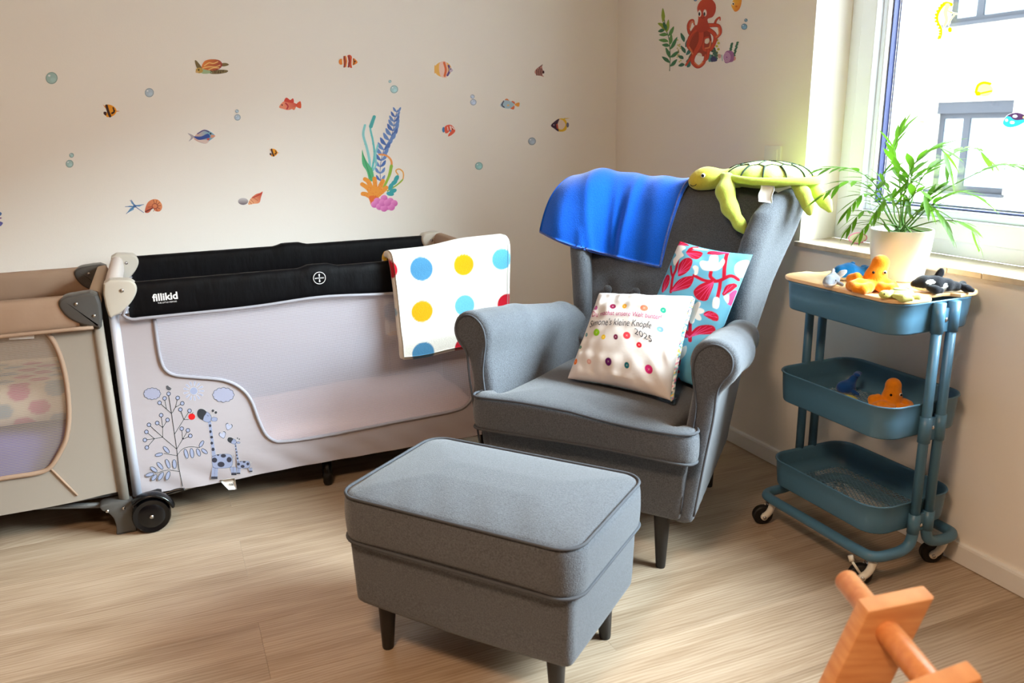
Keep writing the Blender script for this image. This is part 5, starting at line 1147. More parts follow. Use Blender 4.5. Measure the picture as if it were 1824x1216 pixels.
for x in (U0, U1): A2.add('end_fabric', box(x-.002, x+.002, YF2+.012, YB2-.012, .12, .735), BEIGED, smooth=False)
A2.add('cot_floor', box(U0+.01, U1-.01, YF2+.012, YB2-.012, .118, .14, .006), DARKP)
A2.add('floor_strut', tube([(U1-.05, YF2+.005, .095), (-2.75, YF2+.20, .10)], .009, 10), DARKP)
lab = hit(np.array([16, 61, 61, 16]), np.array([599, 597, 602.5, 605]), 1, YF2-.012); A2.add('white_label', prism(np.array([(p[0], p[2]) for p in lab])[::-1], YF2-.0125, YF2-.0115, 0, 'y'), tagw, smooth=False)
PURP = mat('lilac_sheet', (112, 112, 190), rough=.9, bump=.3, bscale=8)
mk('cot_mattress', *nets(lambda X, Y, Z: s_box(X, Y, Z, (0, 0, 0), (.58, .25, .105), .035), (-.62, -.29, -.13), (.62, .29, .13), .015), PURP, cot2, loc=(-.008, -.005, .245))
# dotted duvet lying in it
def dots_fn(X, Y, Z): return s_box(X, Y, Z-.008*np.sin(X*8+Y*6), (0, 0, 0), (.54, .235, .062), .05)
V, F = nets(dots_fn, (-.6, -.29, -.1), (.6, .29, .1), .0055); down = np.where(V[:, 1] < -.20, V[:, 2], .045+(V[:, 1]+.20)); cols = np.tile(lin((238, 226, 206)), (len(V), 1)); dcs = [(206, 110, 150), (170, 186, 190), (206, 110, 150), (150, 176, 190)]
for i in range(14):
    for j in range(9):
        cx_, cz_ = -.62+i*.098+(j % 2)*.049, -.045+j*.05; m_ = (np.hypot((V[:, 0]-cx_)*.85, down-cz_) < .024) & (V[:, 2] > -.055); cols[m_] = lin(dcs[(i+2*j) % 4])
duv = mk('dotted_duvet', V, F, mat('printed_duvet', attr='print', rough=.9), None, True, cols, (-2.8, -.425, .426)); tag(duv, 'cream duvet with pink and grey dots lying inside the beige cot', 'duvet')

# ------------------------------------------------------------------ dotted fleece blanket over the grey cot
path = [(YF_-.068, .468), (YF_-.067, .56), (YF_-.066, .66), (YF_-.064, .74), (YF_-.060, .79), (YF_-.040, .822), (YF_+.002, .829), (YF_+.042, .818), (YF_+.060, .78), (YF_+.066, .66), (YF_+.067, .53)]
cpath = catmull(path, 8); cl = np.r_[0, np.cumsum(np.linalg.norm(np.diff(cpath, axis=0), axis=1))]; xs = np.linspace(-1.288, -.872, 200)
ltop = cl[np.argmin(np.abs(cpath[:, 0]-(YF_+.040)))]
def column(x): return np.linspace(0, ltop+(cl[-1]-ltop)*float(np.clip((-.975-x)/.10, 0, 1)), 170)
ppx = np.array([[np.interp(column(x), cl, cpath[:, k]) for k in (0, 1)] for x in xs])
Xs, Ts = np.meshgrid(xs, np.arange(170), indexing='ij')
P = np.stack([Xs, ppx[:, 0], ppx[:, 1]], -1)
e = (Xs+1.288)/.416
P[..., 0] += np.where(P[..., 2] < .8, (.8-P[..., 2])*.05*(1-e)-.015*e*(.8-P[..., 2])/.3, 0)*(P[..., 1] < YF_-.02)
P[..., 2] += .012*e*np.clip((YF_+.05-P[..., 1])/.03, 0, 1)-.004*np.sin(e*9)*(P[..., 2] < .6)*(P[..., 1] < YF_)
yw = .008*np.sin(e*5+.6)*np.exp(-((P[..., 2]-.69)/.09)**2)+.010*np.exp(-((P[..., 2]-.70+.12*(e-.55)**2)/.02)**2)*np.exp(-((e-.62)/.25)**2)+.006*np.exp(-((P[..., 2]-.52-.04*e)/.03)**2)
P[..., 1] -= yw*(P[..., 1] < YF_-.03)
P[..., 2] += .016*np.clip((P[..., 2]-.79)/.02, 0, 1)*(lambda q: q*q*(3-2*q))(np.clip((e-.28)/.42, 0, 1))
V, F, ix = thick_sheet(P[:, ::-1] if np.cross(P[1, 0]-P[0, 0], P[0, 1]-P[0, 0])[1] > 0 else P, .026, 5)
flipb = np.cross(P[1, 0]-P[0, 0], P[0, 1]-P[0, 0])[1] > 0
# paint by place on the front face
d = V-CAM; sx_ = 912+FPX*(d @ CR)/(d @ CF); sy_ = 608-FPX*(d @ CU)/(d @ CF)
Xq, Zq = V[:, 0], V[:, 2]
pr = Print(Xq[:, None], Zq[:, None], (218, 214, 206), soft=.003)
for px_, py_, r_, c_ in ((749, 478, .040, (66, 122, 160)), (825, 471, .037, (220, 146, 0)), (893, 461, .037, (84, 160, 200)), (749.5, 553, .038, (220, 146, 0)), (826, 543, .037, (90, 158, 200)), (902, 541, .038, (168, 8, 32)), (752, 627, .040, (66, 122, 160)), (826, 617, .038, (168, 8, 32)), (689, 480, .034, (168, 8, 32)), (695, 557, .022, (116, 160, 190)), (712, 575, 0, (0, 0, 0))):
    if r_ == 0: continue
    q = hit(px_, py_, 1, YF_-.055); pr.put(np.hypot(pr.X-q[0], pr.Y-q[2])-r_, c_)
colb = pr.C[:, 0]; bk = V[:, 1] > YF_+.02; colb[bk] = lin((218, 214, 206))
for i in range(5):
    for j in range(4): m_ = bk & (np.hypot(Xq+1.27-i*.11, Zq-.50-j*.105) < .037); colb[m_] = lin([(240, 190, 20), (66, 122, 160), (200, 16, 44)][(i+j) % 3])
ctr = np.array([-1.08, YF_, .8]); bl = mk('dotted_blanket', V-ctr, F, mat('dotted_fleece', attr='print', rough=.95, spec=.05, noise=.05, nscale=300, bump=.3, bscale=300, sheen=.3), None, True, colb, ctr)
tag(bl, 'folded white fleece blanket with coloured dots hung over the cot rail', 'blanket')

# ================================================================== utility cart
BLUE = mat("blue_grey_enamel", (74, 116, 142), rough=.38, spec=.5)
KX0, KX1, KY0, KY1 = -.343, -.042, -1.957, -1.535
KXC, KYC = (KX0+KX1)/2, (KY0+KY1)/2
cart = thing('utility_cart', 'blue grey three tier trolley with a wooden lid by the window wall', 'trolley', (KXC, KYC, 0)); K = Asm(cart)
def tray(zb, zt, floor_mesh):
    rings = []
    def rr(e, z, r=.062): return [(x, y, z) for x, y in rrect(KX0+e, KX1-e, KY0+e, KY1-e, r, 7)]
    for e, z in ((.020, zb+.004), (.008, zb), (.006, zb+.004), (.0025, (zb+zt)/2), (0, zt-.006), (-.0032, zt-.003), (-.002, zt+.0005), (.0015, zt-.001), (.004, zt-.008), (.006, (zb+zt)/2), (.010, zb+.006), (.030, zb+.006)): rings.append(rr(e, z, .062-max(0, e)))
    V = np.array(rings).reshape(-1, 3); k = len(rings[0]); F = grid_faces(len(rings), k, True); F += grid_faces(1, k, True)
    F += [((len(rings)-1)*k+j, (len(rings)-1)*k+(j+1) % k, (j+1) % k, j) for j in range(k)]
    t = K.add('tray', (V, F), BLUE)
    if floor_mesh:
        bars = []; x0, x1, y0, y1 = KX0+.024, KX1-.024, KY0+.024, KY1-.024; sp = .0135
        for s_ in (1, -1):
            n0 = int((x1-x0+y1-y0)/sp)+2
            for i in range(-n0, n0):
                c = i*sp; ya, yb = y0, y1; xa, xb = c+s_*(ya-y0)*.62, c+s_*(yb-y0)*.62
                pts = []
                for t_ in np.linspace(0, 1, 60):
                    x, y_ = x0+xa+(xb-xa)*t_, ya+(yb-ya)*t_
                    if x0 <= x <= x1: pts.append((x, y_))
                if len(pts) > 2: bars.append(tube([(pts[0][0], pts[0][1], zb+.006), (pts[-1][0], pts[-1][1], zb+.006)], .0013, 4))
        o = K.add('expanded_metal_floor', join(bars), BLUE, t, False); o['kind'] = 'stuff'
    return t
tray(.702, .7845, False); tray(.420, .512, True); tray(.148, .232, True)
for ye, s_ in ((KY0-.010, -1), (KY1+.010, 1)):
    for k_, xp in enumerate((-.209, -.157)):
        K.add('post', tube([(xp, ye, .15), (xp, ye, .779)], .0128, 16), BLUE)
        for z0, z1 in ((.702, .781), (.405, .476), (.142, .198)): K.add('post_sleeve', tube([(xp, ye, z0), (xp, ye, z1)], .0158, 16), BLUE)
    for z0, z1, zs in ((.703, .765, .735), (.407, .470, .443), (.143, .195, .160)):
        o = K.add('bracket_plate', box(-.209, -.157, ye-.008 if s_ > 0 else ye-.002, ye+.002 if s_ > 0 else ye+.008, z0, z1, .0015), BLUE)
        K.add('screw', (lambda VF: (VF[0][:, [0, 2, 1]]*np.array([1, s_, 1])+np.array([-.183, ye+s_*.002, zs]), VF[1]))(lathe([(.0065, 0), (.0055, .0025), (.002, .0035), (.0001, .0035)], 12)), STEEL, o)
for xp, xo in ((-.209, KX0-.004), (-.157, KX1+.012)):
    sg = -1 if xo < -.2 else 1
    P = [(xp, KY0-.010, .17), (xp, KY0-.010, .135), (xp+sg*.012, KY0-.011, .108), (xp+sg*.042, KY0-.012, .097), (xo-sg*.045, KY0-.012, .096), (xo-sg*.012, KY0-.002, .096), (xo, KY0+.035, .096), (xo, KYC, .096), (xo, KY1-.035, .096), (xo-sg*.012, KY1+.002, .096), (xo-sg*.045, KY1+.012, .096), (xp+sg*.042, KY1+.012, .097), (xp+sg*.012, KY1+.011, .108), (xp, KY1+.010, .135), (xp, KY1+.010, .17)]
    K.add('base_tube', tube(catmull(P, 5), .0148, 14), BLUE)
IVORY = mat('ivory_plastic', (226, 222, 210), rough=.35); RUBBER = mat('black_rubber', (20, 19, 19), rough=.5)
def caster(x, y, dx, dy, brake=False):
    """swivel pin at x,y under the tube; wheel offset by dx,dy; wheel axis is horizontal and square to the offset"""
    a = math.atan2(dy, dx); R = euler(0, 0, a); c = np.array([x, y, 0])
    def ad(name, VF, m, par=None): V = VF[0] @ np.array(R).T; return K.add(name, (V+c, VF[1]), m, par)
    o = ad('caster', join([(lambda VF: (VF[0][:, [0, 2, 1]]+np.array([.026, 0, .031]), VF[1]))(lathe([(.012, -.011), (.026, -.011), (.0305, -.008), (.0305, .008), (.026, .011), (.012, .011)], 28))]), RUBBER)
    for s_ in (-1, 1):
        P = catmull([(0, s_*.010, .074), (.004, s_*.0145, .058), (.014, s_*.0145, .040), (.026, s_*.0145, .031)], 4)
        ad('caster_fork', tube(P, [.012]*3+[.0105]*(len(P)-3), 10), IVORY, o)
        ad('axle_cap', tube([(.026, s_*.014, .031), (.026, s_*.0225, .031)], .0105, 14), IVORY, o); ad('axle_nut', tube([(.026, s_*.0225, .031), (.026, s_*.026, .031)], .0052, 10), STEEL, o)
    ad('swivel_ring', lathe([(.006, .064), (.0165, .064), (.018, .068), (.0165, .072), (.0175, .075), (.016, .079), (.007, .080), (.006, .086), (.0001, .086)], 20), STEEL, o)
    if brake: ad('brake_lever', join([tube([(.030, .012, .040), (.052, .010, .072)], .0035, 8), tube([(.052, .004, .072), (.056, .0, .086)], .0075, 8)]), IVORY, o)
caster(-.327, -1.546, -.93, .38); caster(-.324, -1.942, -.80, .45, True); caster(-.052, -1.940, -.80, .50); caster(-.052, -1.548, -.6, .6)
BAMB = wood_mat('bamboo', (222, 176, 122), (240, 202, 150), 9, .4, (3, .5, 3))
def lid_outline():
    x0, x1, y0, y1, r = KX0-.005, KX1+.014, KY0-.006, KY1+.012, .062; P = []
    def arc(cx, cy, a0, a1, rr=r, n=6):
        for i in range(n+1): a = math.radians(a0+(a1-a0)*i/n); P.append((cx+rr*math.cos(a), cy+rr*math.sin(a)))
    nx0, nx1, dp = -.230, -.136, .030
    arc(x1-r, y1-r, 0, 90)
    P.extend([(nx1+.005, y1), (nx1+.001, y1-.005), (nx1-.006, y1-dp+.008), (nx1-.020, y1-dp), (nx0+.020, y1-dp), (nx0+.006, y1-dp+.008), (nx0-.001, y1-.005), (nx0-.005, y1)])
    arc(x0+r, y1-r, 90, 180); arc(x0+r, y0+r, 180, 270)
    P.extend([(nx0-.005, y0), (nx0-.001, y0+.005), (nx0+.006, y0+dp-.008), (nx0+.020, y0+dp), (nx1-.020, y0+dp), (nx1-.006, y0+dp-.008), (nx1+.001, y0+.005), (nx1+.005, y0)])
    arc(x1-r, y0+r, 270, 360); return np.array(P)
K.add('wooden_lid', prism(lid_outline(), .7855, .796, .003), BAMB)
LZ = .796

# ================================================================== small toys (local x = image right, y = away from the viewer)
RZ = -YAW
def lidpt(px, py, z=LZ):
    return hit(px, py, 2, z)
ORANGE, ORANGE2 = (236, 138, 24), (240, 150, 60)
TOYG = 'small plush sea animals on the trolley'
def LP(*a): return lidpt(*a)
def octopus_toy(label, loc, lean, cat='plush toy', k=1., rz=0, arms=None):
    t = thing('plush_octopus', label, cat, loc, RZ+rz, TOYG)
    arms = arms or [[(-.012, -.012, .018), (-.034, -.016, .020), (-.046, -.010, .014), (-.050, .004, .012), (-.040, .012, .020), (-.030, .004, .026)], [(-.008, -.016, .016), (-.022, -.032, .013), (-.038, -.040, .012), (-.052, -.032, .013), (-.054, -.018, .017), (-.042, -.016, .022)], [(.004, -.016, .016), (.012, -.034, .012), (.026, -.042, .011), (.038, -.034, .011), (.036, -.022, .012)],
                    [(.012, -.008, .018), (.030, -.014, .018), (.044, -.010, .013), (.050, .004, .011), (.042, .016, .012)], [(.010, .010, .018), (.030, .018, .016), (.046, .014, .012)], [(-.010, .012, .018), (-.030, .022, .018), (-.044, .016, .026), (-.036, .006, .034)]]
    def fn(X, Y, Z):
        d = smin(s_ell(X, Y, Z, (lean*.40, .002, .030), (.026, .024, .026)), s_cap(X, Y, Z, (lean*.5, .002, .036), (lean, .004, .066), .021, .0205), .012)
        for a in arms: d = smin(d, s_chain(X, Y, Z, a, [.0115]*3+[.0105]*(len(a)-3), .006), .006)
        return d
    plush('octopus_body', fn, (-.075, -.065, -.003), (.075, .045, .1), .003, ORANGE, t)
    eye((lean*.55+.010, -.0205, .047), .0034, t, (0, .0012, 0)); eye((lean*.55-.016, -.016, .047), .0034, t)
    if k != 1: t.scale = (k, k, k)
    return t
octopus_toy('orange plush octopus sitting on the wooden lid in front of the plant pot', lidpt(1552, 517), .018, k=1.08)
octopus_toy('orange plush octopus lying on the metal floor of the middle tray', lidpt(1586, 729, .4335), .004, k=1.06, rz=.15)
def ell_toy_colors(top, low, f): return lambda V: [top if f(v) else low for v in V]
# orca
t = thing('plush_orca', 'black and white plush orca on the lid right of the pot', 'plush toy', LP(1671, 520), RZ-.08, TOYG)
def orca(X, Y, Z):
    d = s_chain(X, Y, Z, [(-.060, 0, .021), (-.040, 0, .023), (-.010, 0, .022), (.020, 0, .019), (.045, .002, .014), (.058, .003, .012)], [.011, .019, .020, .015, .010, .006], .01)
    return d
def orca_c(V):
    out = []
    for x, y, z in V:
        c = (26, 27, 34)
        if z < .017+.004*math.sin(x*40) and x < .012: c = (232, 226, 214)
        if ((x+.030)/.012)**2+((z-.030)/.0055)**2 < 1: c = (240, 238, 234)
        if ((x-.008)/.006)**2+((z-.018)/.008)**2 < 1: c = (240, 238, 234)
        out.append(c)
    return out
plush('orca_body', orca, (-.08, -.03, -.004), (.075, .03, .05), .0025, orca_c, t)
BLK = (26, 27, 34)
plush('dorsal_fin', lambda X, Y, Z: np.maximum(s_chain(X, Y, Z, [(-.006, 0, .038), (.000, 0, .050), (.002, 0, .058)], [.010, .0075, .005]), np.abs(Y)-.005), (-.03, -.02, .02), (.03, .02, .08), .0025, BLK, t)
plush('pectoral_fin', lambda X, Y, Z: s_chain(X, Y, Z, [(-.032, -.018, .016), (-.018, -.025, .011), (-.004, -.026, .009)], [.008, .009, .007]), (-.06, -.05, -.01), (.03, 0, .04), .0025, BLK, t)
plush('tail_fluke', lambda X, Y, Z: smin(s_chain(X, Y, Z, [(.050, .003, .016), (.066, -.006, .011), (.078, -.014, .007)], [.008, .008, .006]), s_chain(X, Y, Z, [(.050, .003, .016), (.064, .012, .018), (.072, .022, .016)], [.008, .007, .005]), .004), (.02, -.04, -.01), (.1, .04, .04), .0025, BLK, t)
eye((-.0475, -.0165, .0275), .0026, t, (0, .0008, 0))
# blue whale
t = thing('plush_whale', 'bright blue plush whale on the lid behind the orange octopus', 'plush toy', LP(1517, 499), RZ+.12, TOYG)
def whale(X, Y, Z): return smin(s_chain(X, Y, Z, [(-.034, 0, .024), (-.010, 0, .024), (.016, 0, .020)], [.021, .024, .017], .01), s_chain(X, Y, Z, [(.012, 0, .020), (.028, 0, .024), (.040, 0, .030)], [.015, .009, .008], .01), .01)
WB = (20, 122, 200)
plush('whale_body', whale, (-.07, -.04, -.004), (.075, .04, .07), .0028, ell_toy_colors(WB, (226, 214, 200), lambda v: v[2] > .012+.10*max(0, v[0]+.0)**1.0*.3 or v[0] > .03), t)
plush('tail_fluke', lambda X, Y, Z: smin(s_ell(X, Y, Z, (.042, -.011, .034), (.011, .013, .006)), s_ell(X, Y, Z, (.042, .011, .034), (.011, .013, .006)), .004), (.02, -.04, .01), (.07, .04, .06), .0028, WB, t)
plush('side_fin', lambda X, Y, Z: s_chain(X, Y, Z, [(-.010, -.020, .018), (.006, -.030, .012)], [.007, .005]), (-.04, -.05, -.01), (.04, .0, .04), .0028, WB, t)
plush('spout', lambda X, Y, Z: s_ell(X, Y, Z, (-.002, 0, .048), (.008, .006, .005)), (-.02, -.02, .03), (.02, .02, .07), .0028, WB, t)
eye((-.012, -.0225, .0265), .003, t, (0, .001, 0))
# grey dolphin
t = thing('plush_dolphin', 'small grey plush dolphin at the left end of the wooden lid', 'plush toy', LP(1481, 509), RZ+.0, TOYG)
def dolph(X, Y, Z): return smin(s_chain(X, Y, Z, [(-.012, -.014, .016), (.004, .004, .017), (.016, .018, .014), (.026, .026, .020)], [.016, .0155, .010, .006], .01), s_ell(X, Y, Z, (-.020, -.026, .011), (.012, .013, .008)), .012)
GY = (142, 148, 160)
plush('dolphin_body', dolph, (-.06, -.06, -.004), (.06, .08, .06), .0026, ell_toy_colors(GY, (226, 220, 214), lambda v: v[2] > .0105), t)
plush('dorsal_fin', lambda X, Y, Z: s_chain(X, Y, Z, [(.000, .004, .030), (.006, .010, .042)], [.006, .004]), (-.02, -.02, .01), (.03, .03, .06), .0026, (170, 172, 180), t)
plush('pectoral_fin', lambda X, Y, Z: s_chain(X, Y, Z, [(.008, -.010, .013), (.022, -.016, .006)], [.006, .005]), (-.02, -.04, -.006), (.04, .02, .03), .0026, GY, t)
plush('tail_fluke', lambda X, Y, Z: smin(s_chain(X, Y, Z, [(.026, .024, .020), (.034, .022, .030), (.042, .018, .036)], [.006, .006, .005]), s_chain(X, Y, Z, [(.026, .026, .020), (.016, .032, .030)], [.006, .004]), .004), (-.01, -.01, 0), (.07, .06, .06), .0026, (190, 192, 198), t)
eye((.001, -.023, .019), .0024, t)
# small turtle
t = thing('plush_turtle', 'small lime plush turtle lying on the lid in front of the pot', 'plush toy', LP(1600, 531), RZ-.15, TOYG); LG = (200, 206, 122)
plush('head', lambda X, Y, Z: smin(s_ell(X, Y, Z, (-.036, -.012, .012), (.015, .011, .0105)), s_cap(X, Y, Z, (-.03, -.008, .012), (-.012, 0, .013), .008, .009), .008), (-.06, -.04, -.004), (.01, .03, .04), .0026, (206, 208, 112), t)
plush('shell', lambda X, Y, Z: smax(s_ell(X, Y, Z, (.006, .004, .008), (.032, .025, .018)), .003-Z, .003), (-.05, -.04, -.004), (.06, .05, .05), .0026, (196, 206, 132), t)
for P, r in ([(-.014, -.018, .010), (.002, -.030, .007), (.020, -.036, .006)], [.007, .009, .006]), ([(-.014, .02, .010), (-.006, .032, .007)], [.007, .006]), ([(.028, -.008, .007), (.044, -.006, .006), (.056, -.002, .006)], [.007, .007, .005]), ([(.024, .016, .007), (.036, .026, .006)], [.006, .005]): plush('flipper', (lambda P, r: lambda X, Y, Z: s_chain(X, Y, Z, P, r))(P, r), (-.04, -.06, -.006), (.08, .06, .04), .0026, LG, t)
eye((-.040, -.0215, .015), .002, t)
mk('shell_seam', *join([tube([(.006+.031*math.cos(a)*.6, .004+.024*math.sin(a)*.6, .0235) for a in np.linspace(0, 6.283, 14, endpoint=False)], .0009, 5, closed=True)]), mat('olive_seam', (120, 132, 80), rough=.9), t)
# middle tray: a blue whale and a lime toy
t = thing('plush_whale', 'dark blue plush whale with raised tail in the middle tray', 'plush toy', LP(1508, 701, .4315), RZ, TOYG)
DB = (28, 78, 150)
plush('whale_body', lambda X, Y, Z: smin(s_ell(X, Y, Z, (-.004, 0, .020), (.028, .022, .021)), s_chain(X, Y, Z, [(.008, .004, .026), (.018, .006, .044), (.030, .008, .056)], [.014, .009, .007]), .012), (-.05, -.04, -.004), (.06, .04, .08), .003, ell_toy_colors(DB, (206, 200, 190), lambda v: v[2] > .008), t)
plush('tail_fluke', lambda X, Y, Z: smin(s_ell(X, Y, Z, (.026, .0, .060), (.010, .014, .006)), s_ell(X, Y, Z, (.036, .014, .060), (.010, .012, .006)), .004), (0, -.03, .03), (.07, .05, .09), .003, DB, t)
plush('side_fin', lambda X, Y, Z: s_chain(X, Y, Z, [(.010, -.018, .014), (.024, -.024, .006)], [.007, .005]), (-.02, -.05, -.006), (.05, .01, .04), .003, DB, t)
t = thing('plush_turtle', 'lime plush turtle mostly hidden behind the middle tray rim', 'plush toy', LP(1508, 716, .4275), RZ, TOYG); YG = (196, 190, 60)
plush('shell', lambda X, Y, Z: smax(s_ell(X, Y, Z, (0, 0, .006), (.032, .024, .016)), .002-Z, .003), (-.05, -.04, -.004), (.05, .04, .04), .003, YG, t)
plush('head', lambda X, Y, Z: s_ell(X, Y, Z, (-.036, -.004, .010), (.012, .010, .009)), (-.06, -.03, -.004), (-.01, .03, .03), .003, YG, t)

# ================================================================== potted palm
PC = np.array([-.104, -1.737, LZ]); plant = thing('potted_palm', 'feathery parlour palm in a plain white pot on the wooden lid', 'plant', PC)
POTM = mat('white_ceramic', (240, 238, 232), rough=.3, spec=.5)
PH, PR = .140, .0815
mk('pot', *lathe([(.0001, .002), (.060, 0), (.0645, .003), (.068, .02), (PR-.003, .09), (PR, PH-.004), (PR-.001, PH), (PR-.0045, PH), (PR-.006, PH-.004), (PR-.009, .09), (PR-.012, PH-.03), (.0001, PH-.03)][:9]+[(PR-.007, PH-.02), (.0001, PH-.02)], 48), POTM, plant)
mk('soil', *lathe([(PR-.0075, PH-.020), (PR-.02, PH-.014), (.03, PH-.010), (.0001, PH-.008)], 24), mat('dark_soil', (52, 40, 32), rough=1, bump=1, bscale=120), plant)
LEAFM = mat('palm_leaf', (84, 134, 26), rough=.45, spec=.4, trans=.5, rnd=.28); STEMM = mat('palm_stem', (96, 140, 60), rough=.5)
def leaflet_mesh():
    n = 7; V = []; F = []
    for i in range(n):
        t = i/(n-1); w_ = .098*math.sin(math.pi*min(1, t*.9+.08))**.8*(1-t**6); z = -.10*t*t
        V += [(t, -w_, z+.02*w_*8), (t, 0, z), (t, w_, z+.02*w_*8)]
    for i in range(n-1): F += [(i*3, i*3+1, i*3+4, i*3+3), (i*3+1, i*3+2, i*3+5, i*3+4)]
    me = bpy.data.meshes.new('leaflet'); me.from_pydata(V, [], F); me.materials.append(LEAFM); me.polygons.foreach_set('use_smooth', [True]*len(F)); return me
LEAF = leaflet_mesh(); HR = np.array([math.cos(YAW), -math.sin(YAW), 0.]); HF = np.array([math.sin(YAW), math.cos(YAW), 0.]); ZZ = np.array([0, 0, 1.])
def at_depth(px, py, dep):
    """the place seen at a pixel on the upright plane through the pot, moved dep metres away from the viewer"""
    d = ray(px, py); t = ((PC-CAM) @ HF+dep)/(d @ HF); return CAM+d*t
def frond(pts, nl, L0, start=.42, seed=0, width=1.):
    """pts: (px, py, depth) from soil to tip"""
    r = np.random.default_rng(seed); P = [np.array([PC[0]+(.022*r.normal()), PC[1]+.022*r.normal(), LZ+PH-.012])]+[at_depth(*q) for q in pts]
    C = catmull(P, 8)-PC; n = len(C); fr = mk('frond', *tube(C, np.linspace(.0026, .0008, n), 6), STEMM, plant)
    ks_ = np.linspace(start*(n-1), n-1.001, nl)
    for i, q in enumerate(ks_):
        a = int(q); c = C[a]+(C[min(a+1, n-1)]-C[a])*(q-a); T_ = C[min(a+1, n-1)]-C[max(a-1, 0)]; T_ /= np.linalg.norm(T_)
        side = np.cross(T_, ZZ); side /= np.linalg.norm(side)+1e-9; s_ = 1 if i % 2 else -1; f = i/max(1, nl-1)
        if i == nl-1: dirv = T_
        else: dirv = T_*(.55+.45*f)+side*s_*(.8-.35*f)+ZZ*(-.12+r.normal()*.08)
        dirv /= np.linalg.norm(dirv); L = L0*1.1*(.75+.5*math.sin(math.pi*(.15+.75*f)))*(1+.15*r.normal())
        yv = np.cross(ZZ, dirv); yv /= np.linalg.norm(yv)+1e-9; zv = np.cross(dirv, yv); M_ = Matrix.Identity(4)
        for k_ in range(3): M_[k_][0], M_[k_][1], M_[k_][2], M_[k_][3] = dirv[k_]*L, yv[k_]*L*width, zv[k_]*L, c[k_]
        o = bpy.data.objects.new('leaflet', LEAF); COL.objects.link(o); o.parent = fr; o.matrix_local = M_
FR = [([(1592, 392, -.01), (1560, 330, -.03), (1515, 300, -.05), (1462, 300, -.06)], 14, .058), ([(1588, 395, -.02), (1555, 340, -.05), (1515, 322, -.08), (1470, 345, -.10)], 13, .055), ([(1592, 400, -.02), (1568, 365, -.06), (1540, 345, -.09), (1512, 372, -.11)], 12, .048), ([(1590, 412, -.03), (1570, 390, -.07), (1540, 375, -.10), (1512, 405, -.11)], 11, .045),
      ([(1605, 380, .0), (1602, 320, .0), (1592, 270, .01), (1606, 232, .01)], 13, .060), ([(1608, 390, -.02), (1612, 340, -.03), (1630, 290, -.05), (1672, 262, -.07), (1690, 300, -.09)], 15, .066), ([(1615, 380, .0), (1640, 320, .0), (1680, 285, -.01), (1730, 262, .0), (1762, 285, .0)], 14, .058), ([(1622, 395, -.01), (1665, 350, -.04), (1720, 318, -.06), (1775, 295, -.08), (1812, 292, -.09)], 12, .066),
      ([(1622, 402, -.02), (1660, 365, -.07), (1705, 342, -.10), (1748, 352, -.12)], 12, .056), ([(1625, 405, -.03), (1660, 395, -.08), (1695, 392, -.11), (1725, 402, -.13), (1742, 432, -.14)], 11, .042), ([(1612, 400, -.04), (1640, 372, -.08), (1665, 372, -.11), (1690, 410, -.13)], 12, .055), ([(1602, 400, -.05), (1598, 370, -.09), (1580, 352, -.12), (1560, 378, -.13)], 12, .048),
      ([(1610, 395, .02), (1620, 350, .03), (1625, 310, .03), (1648, 300, .03)], 12, .052), ([(1600, 395, .02), (1590, 350, .03), (1570, 315, .03), (1600, 298, .02)], 11, .046), ([(1612, 398, -.05), (1618, 360, -.10), (1640, 340, -.13), (1655, 370, -.15)], 12, .052), ([(1597, 402, -.02), (1575, 400, -.05), (1552, 395, -.07), (1530, 418, -.08)], 10, .04), ([(1612, 405, -.03), (1630, 385, -.06), (1655, 350, -.07), (1670, 335, -.08)], 10, .048), ([(1606, 390, -.03), (1606, 345, -.05), (1618, 318, -.07), (1612, 352, -.10)], 11, .048)]
for i, (p_, n_, l_) in enumerate(FR): frond(p_, int(n_*1.34), l_, .40 if i not in (7,) else .66, i)
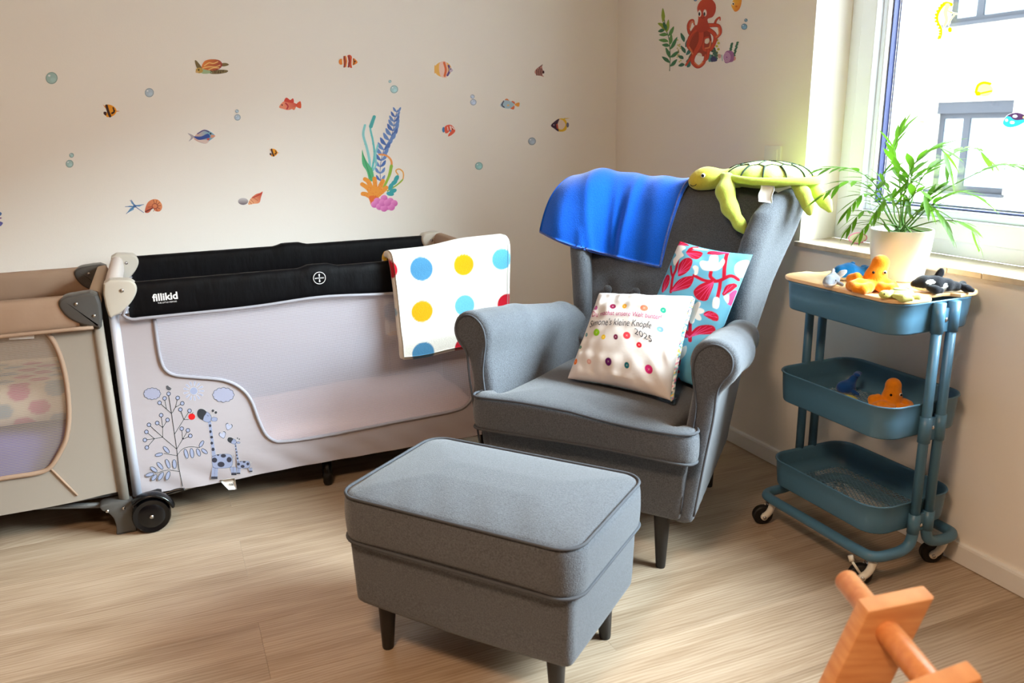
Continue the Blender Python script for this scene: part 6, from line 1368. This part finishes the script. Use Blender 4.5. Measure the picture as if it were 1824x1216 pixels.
# soother on the sill
q = hit(1528, 416, 0, .095); so = thing('soother', 'clear baby soother with a pink ring lying on the stone sill', 'soother', (q[0], q[1], .8365), RZ)
CLEARP = mat('milky_silicone', (226, 226, 196), rough=.2, trans=.4); PINKR = mat('pink_plastic', (206, 120, 150), rough=.3)
th3 = np.linspace(0, 2*math.pi, 40, endpoint=False)
mk('shield', *prism(np.array([(.026*math.cos(a)*(1+.12*math.cos(2*a)), .020+.017*math.sin(a)*(1-.22*math.cos(a)**6)) for a in th3]), -.002, .002, .0015, 'y'), CLEARP, so)
mk('shield_rim', *tube([(.0265*math.cos(a)*(1+.12*math.cos(2*a)), -.002, .020+.0175*math.sin(a)) for a in th3], .0018, 6, closed=True), PINKR, so)
mk('teat', *ball((0, .012, .020), (.010, .014, .009), 8), CLEARP, so)
mk('button', *ball((0, -.004, .020), (.013, .004, .011), 8), CLEARP, so)

# ================================================================== wooden play frame in the foreground
BEECH = wood_mat('beech', (206, 140, 88), (224, 164, 110), 8, .45, (2, 2, 14)); BEECHR = wood_mat('beech_dowel', (198, 124, 70), (218, 148, 92), 8, .35, (14, 14, 2))
d0, d1 = np.array([-1.158, -2.625, .603]), np.array([-1.335, -3.085, .603]); dv = (d1-d0)/np.linalg.norm(d1-d0); dn = np.array([-dv[1], dv[0], 0]); dn = dn if dn[0] > 0 else -dn
gym = thing('play_frame', 'beech wood baby play frame with a round bar in the right foreground', 'play frame', (-1.235, -2.83, 0)); Gm = Asm(gym)
nd = 30
Gm.add('round_bar', tube([d0+dv*.0, d0+dv*.004, d0+dv*.25, d1-dv*.004, d1], [.013, .0165, .0165, .0165, .013], 24), BEECHR)
def beam(along, lean, name='leg', wd=.074, th_=.032, top=.036, cut=0.):
    """a flat leg through which the bar passes at distance `along`; it leans in the plane square to the bar"""
    c = d0+dv*along; ax = np.array([0, 0, 1.])*math.cos(lean)+dn*math.sin(lean); sd = np.cross(dv, ax); sd /= np.linalg.norm(sd)
    up = top; dn_ = -(c[2]-.0)/math.cos(lean)+.012*abs(math.sin(lean))*3
    P = [(-wd/2, dn_), (wd/2, dn_), (wd/2, up-cut), (-wd/2, up)]; V, F = prism(P, -th_/2, th_/2, .004)
    W = c+V[:, :1]*sd+V[:, 1:2]*ax+V[:, 2:3]*dv
    W[:, 2] = np.maximum(W[:, 2], .0); return Gm.add(name, (W, F), BEECH)
beam(.110, math.radians(19), top=.062, cut=.042); beam(.266, math.radians(-21), top=.040)
beam(.37, math.radians(19), top=.066, cut=.044); beam(.46, math.radians(-21), top=.040)
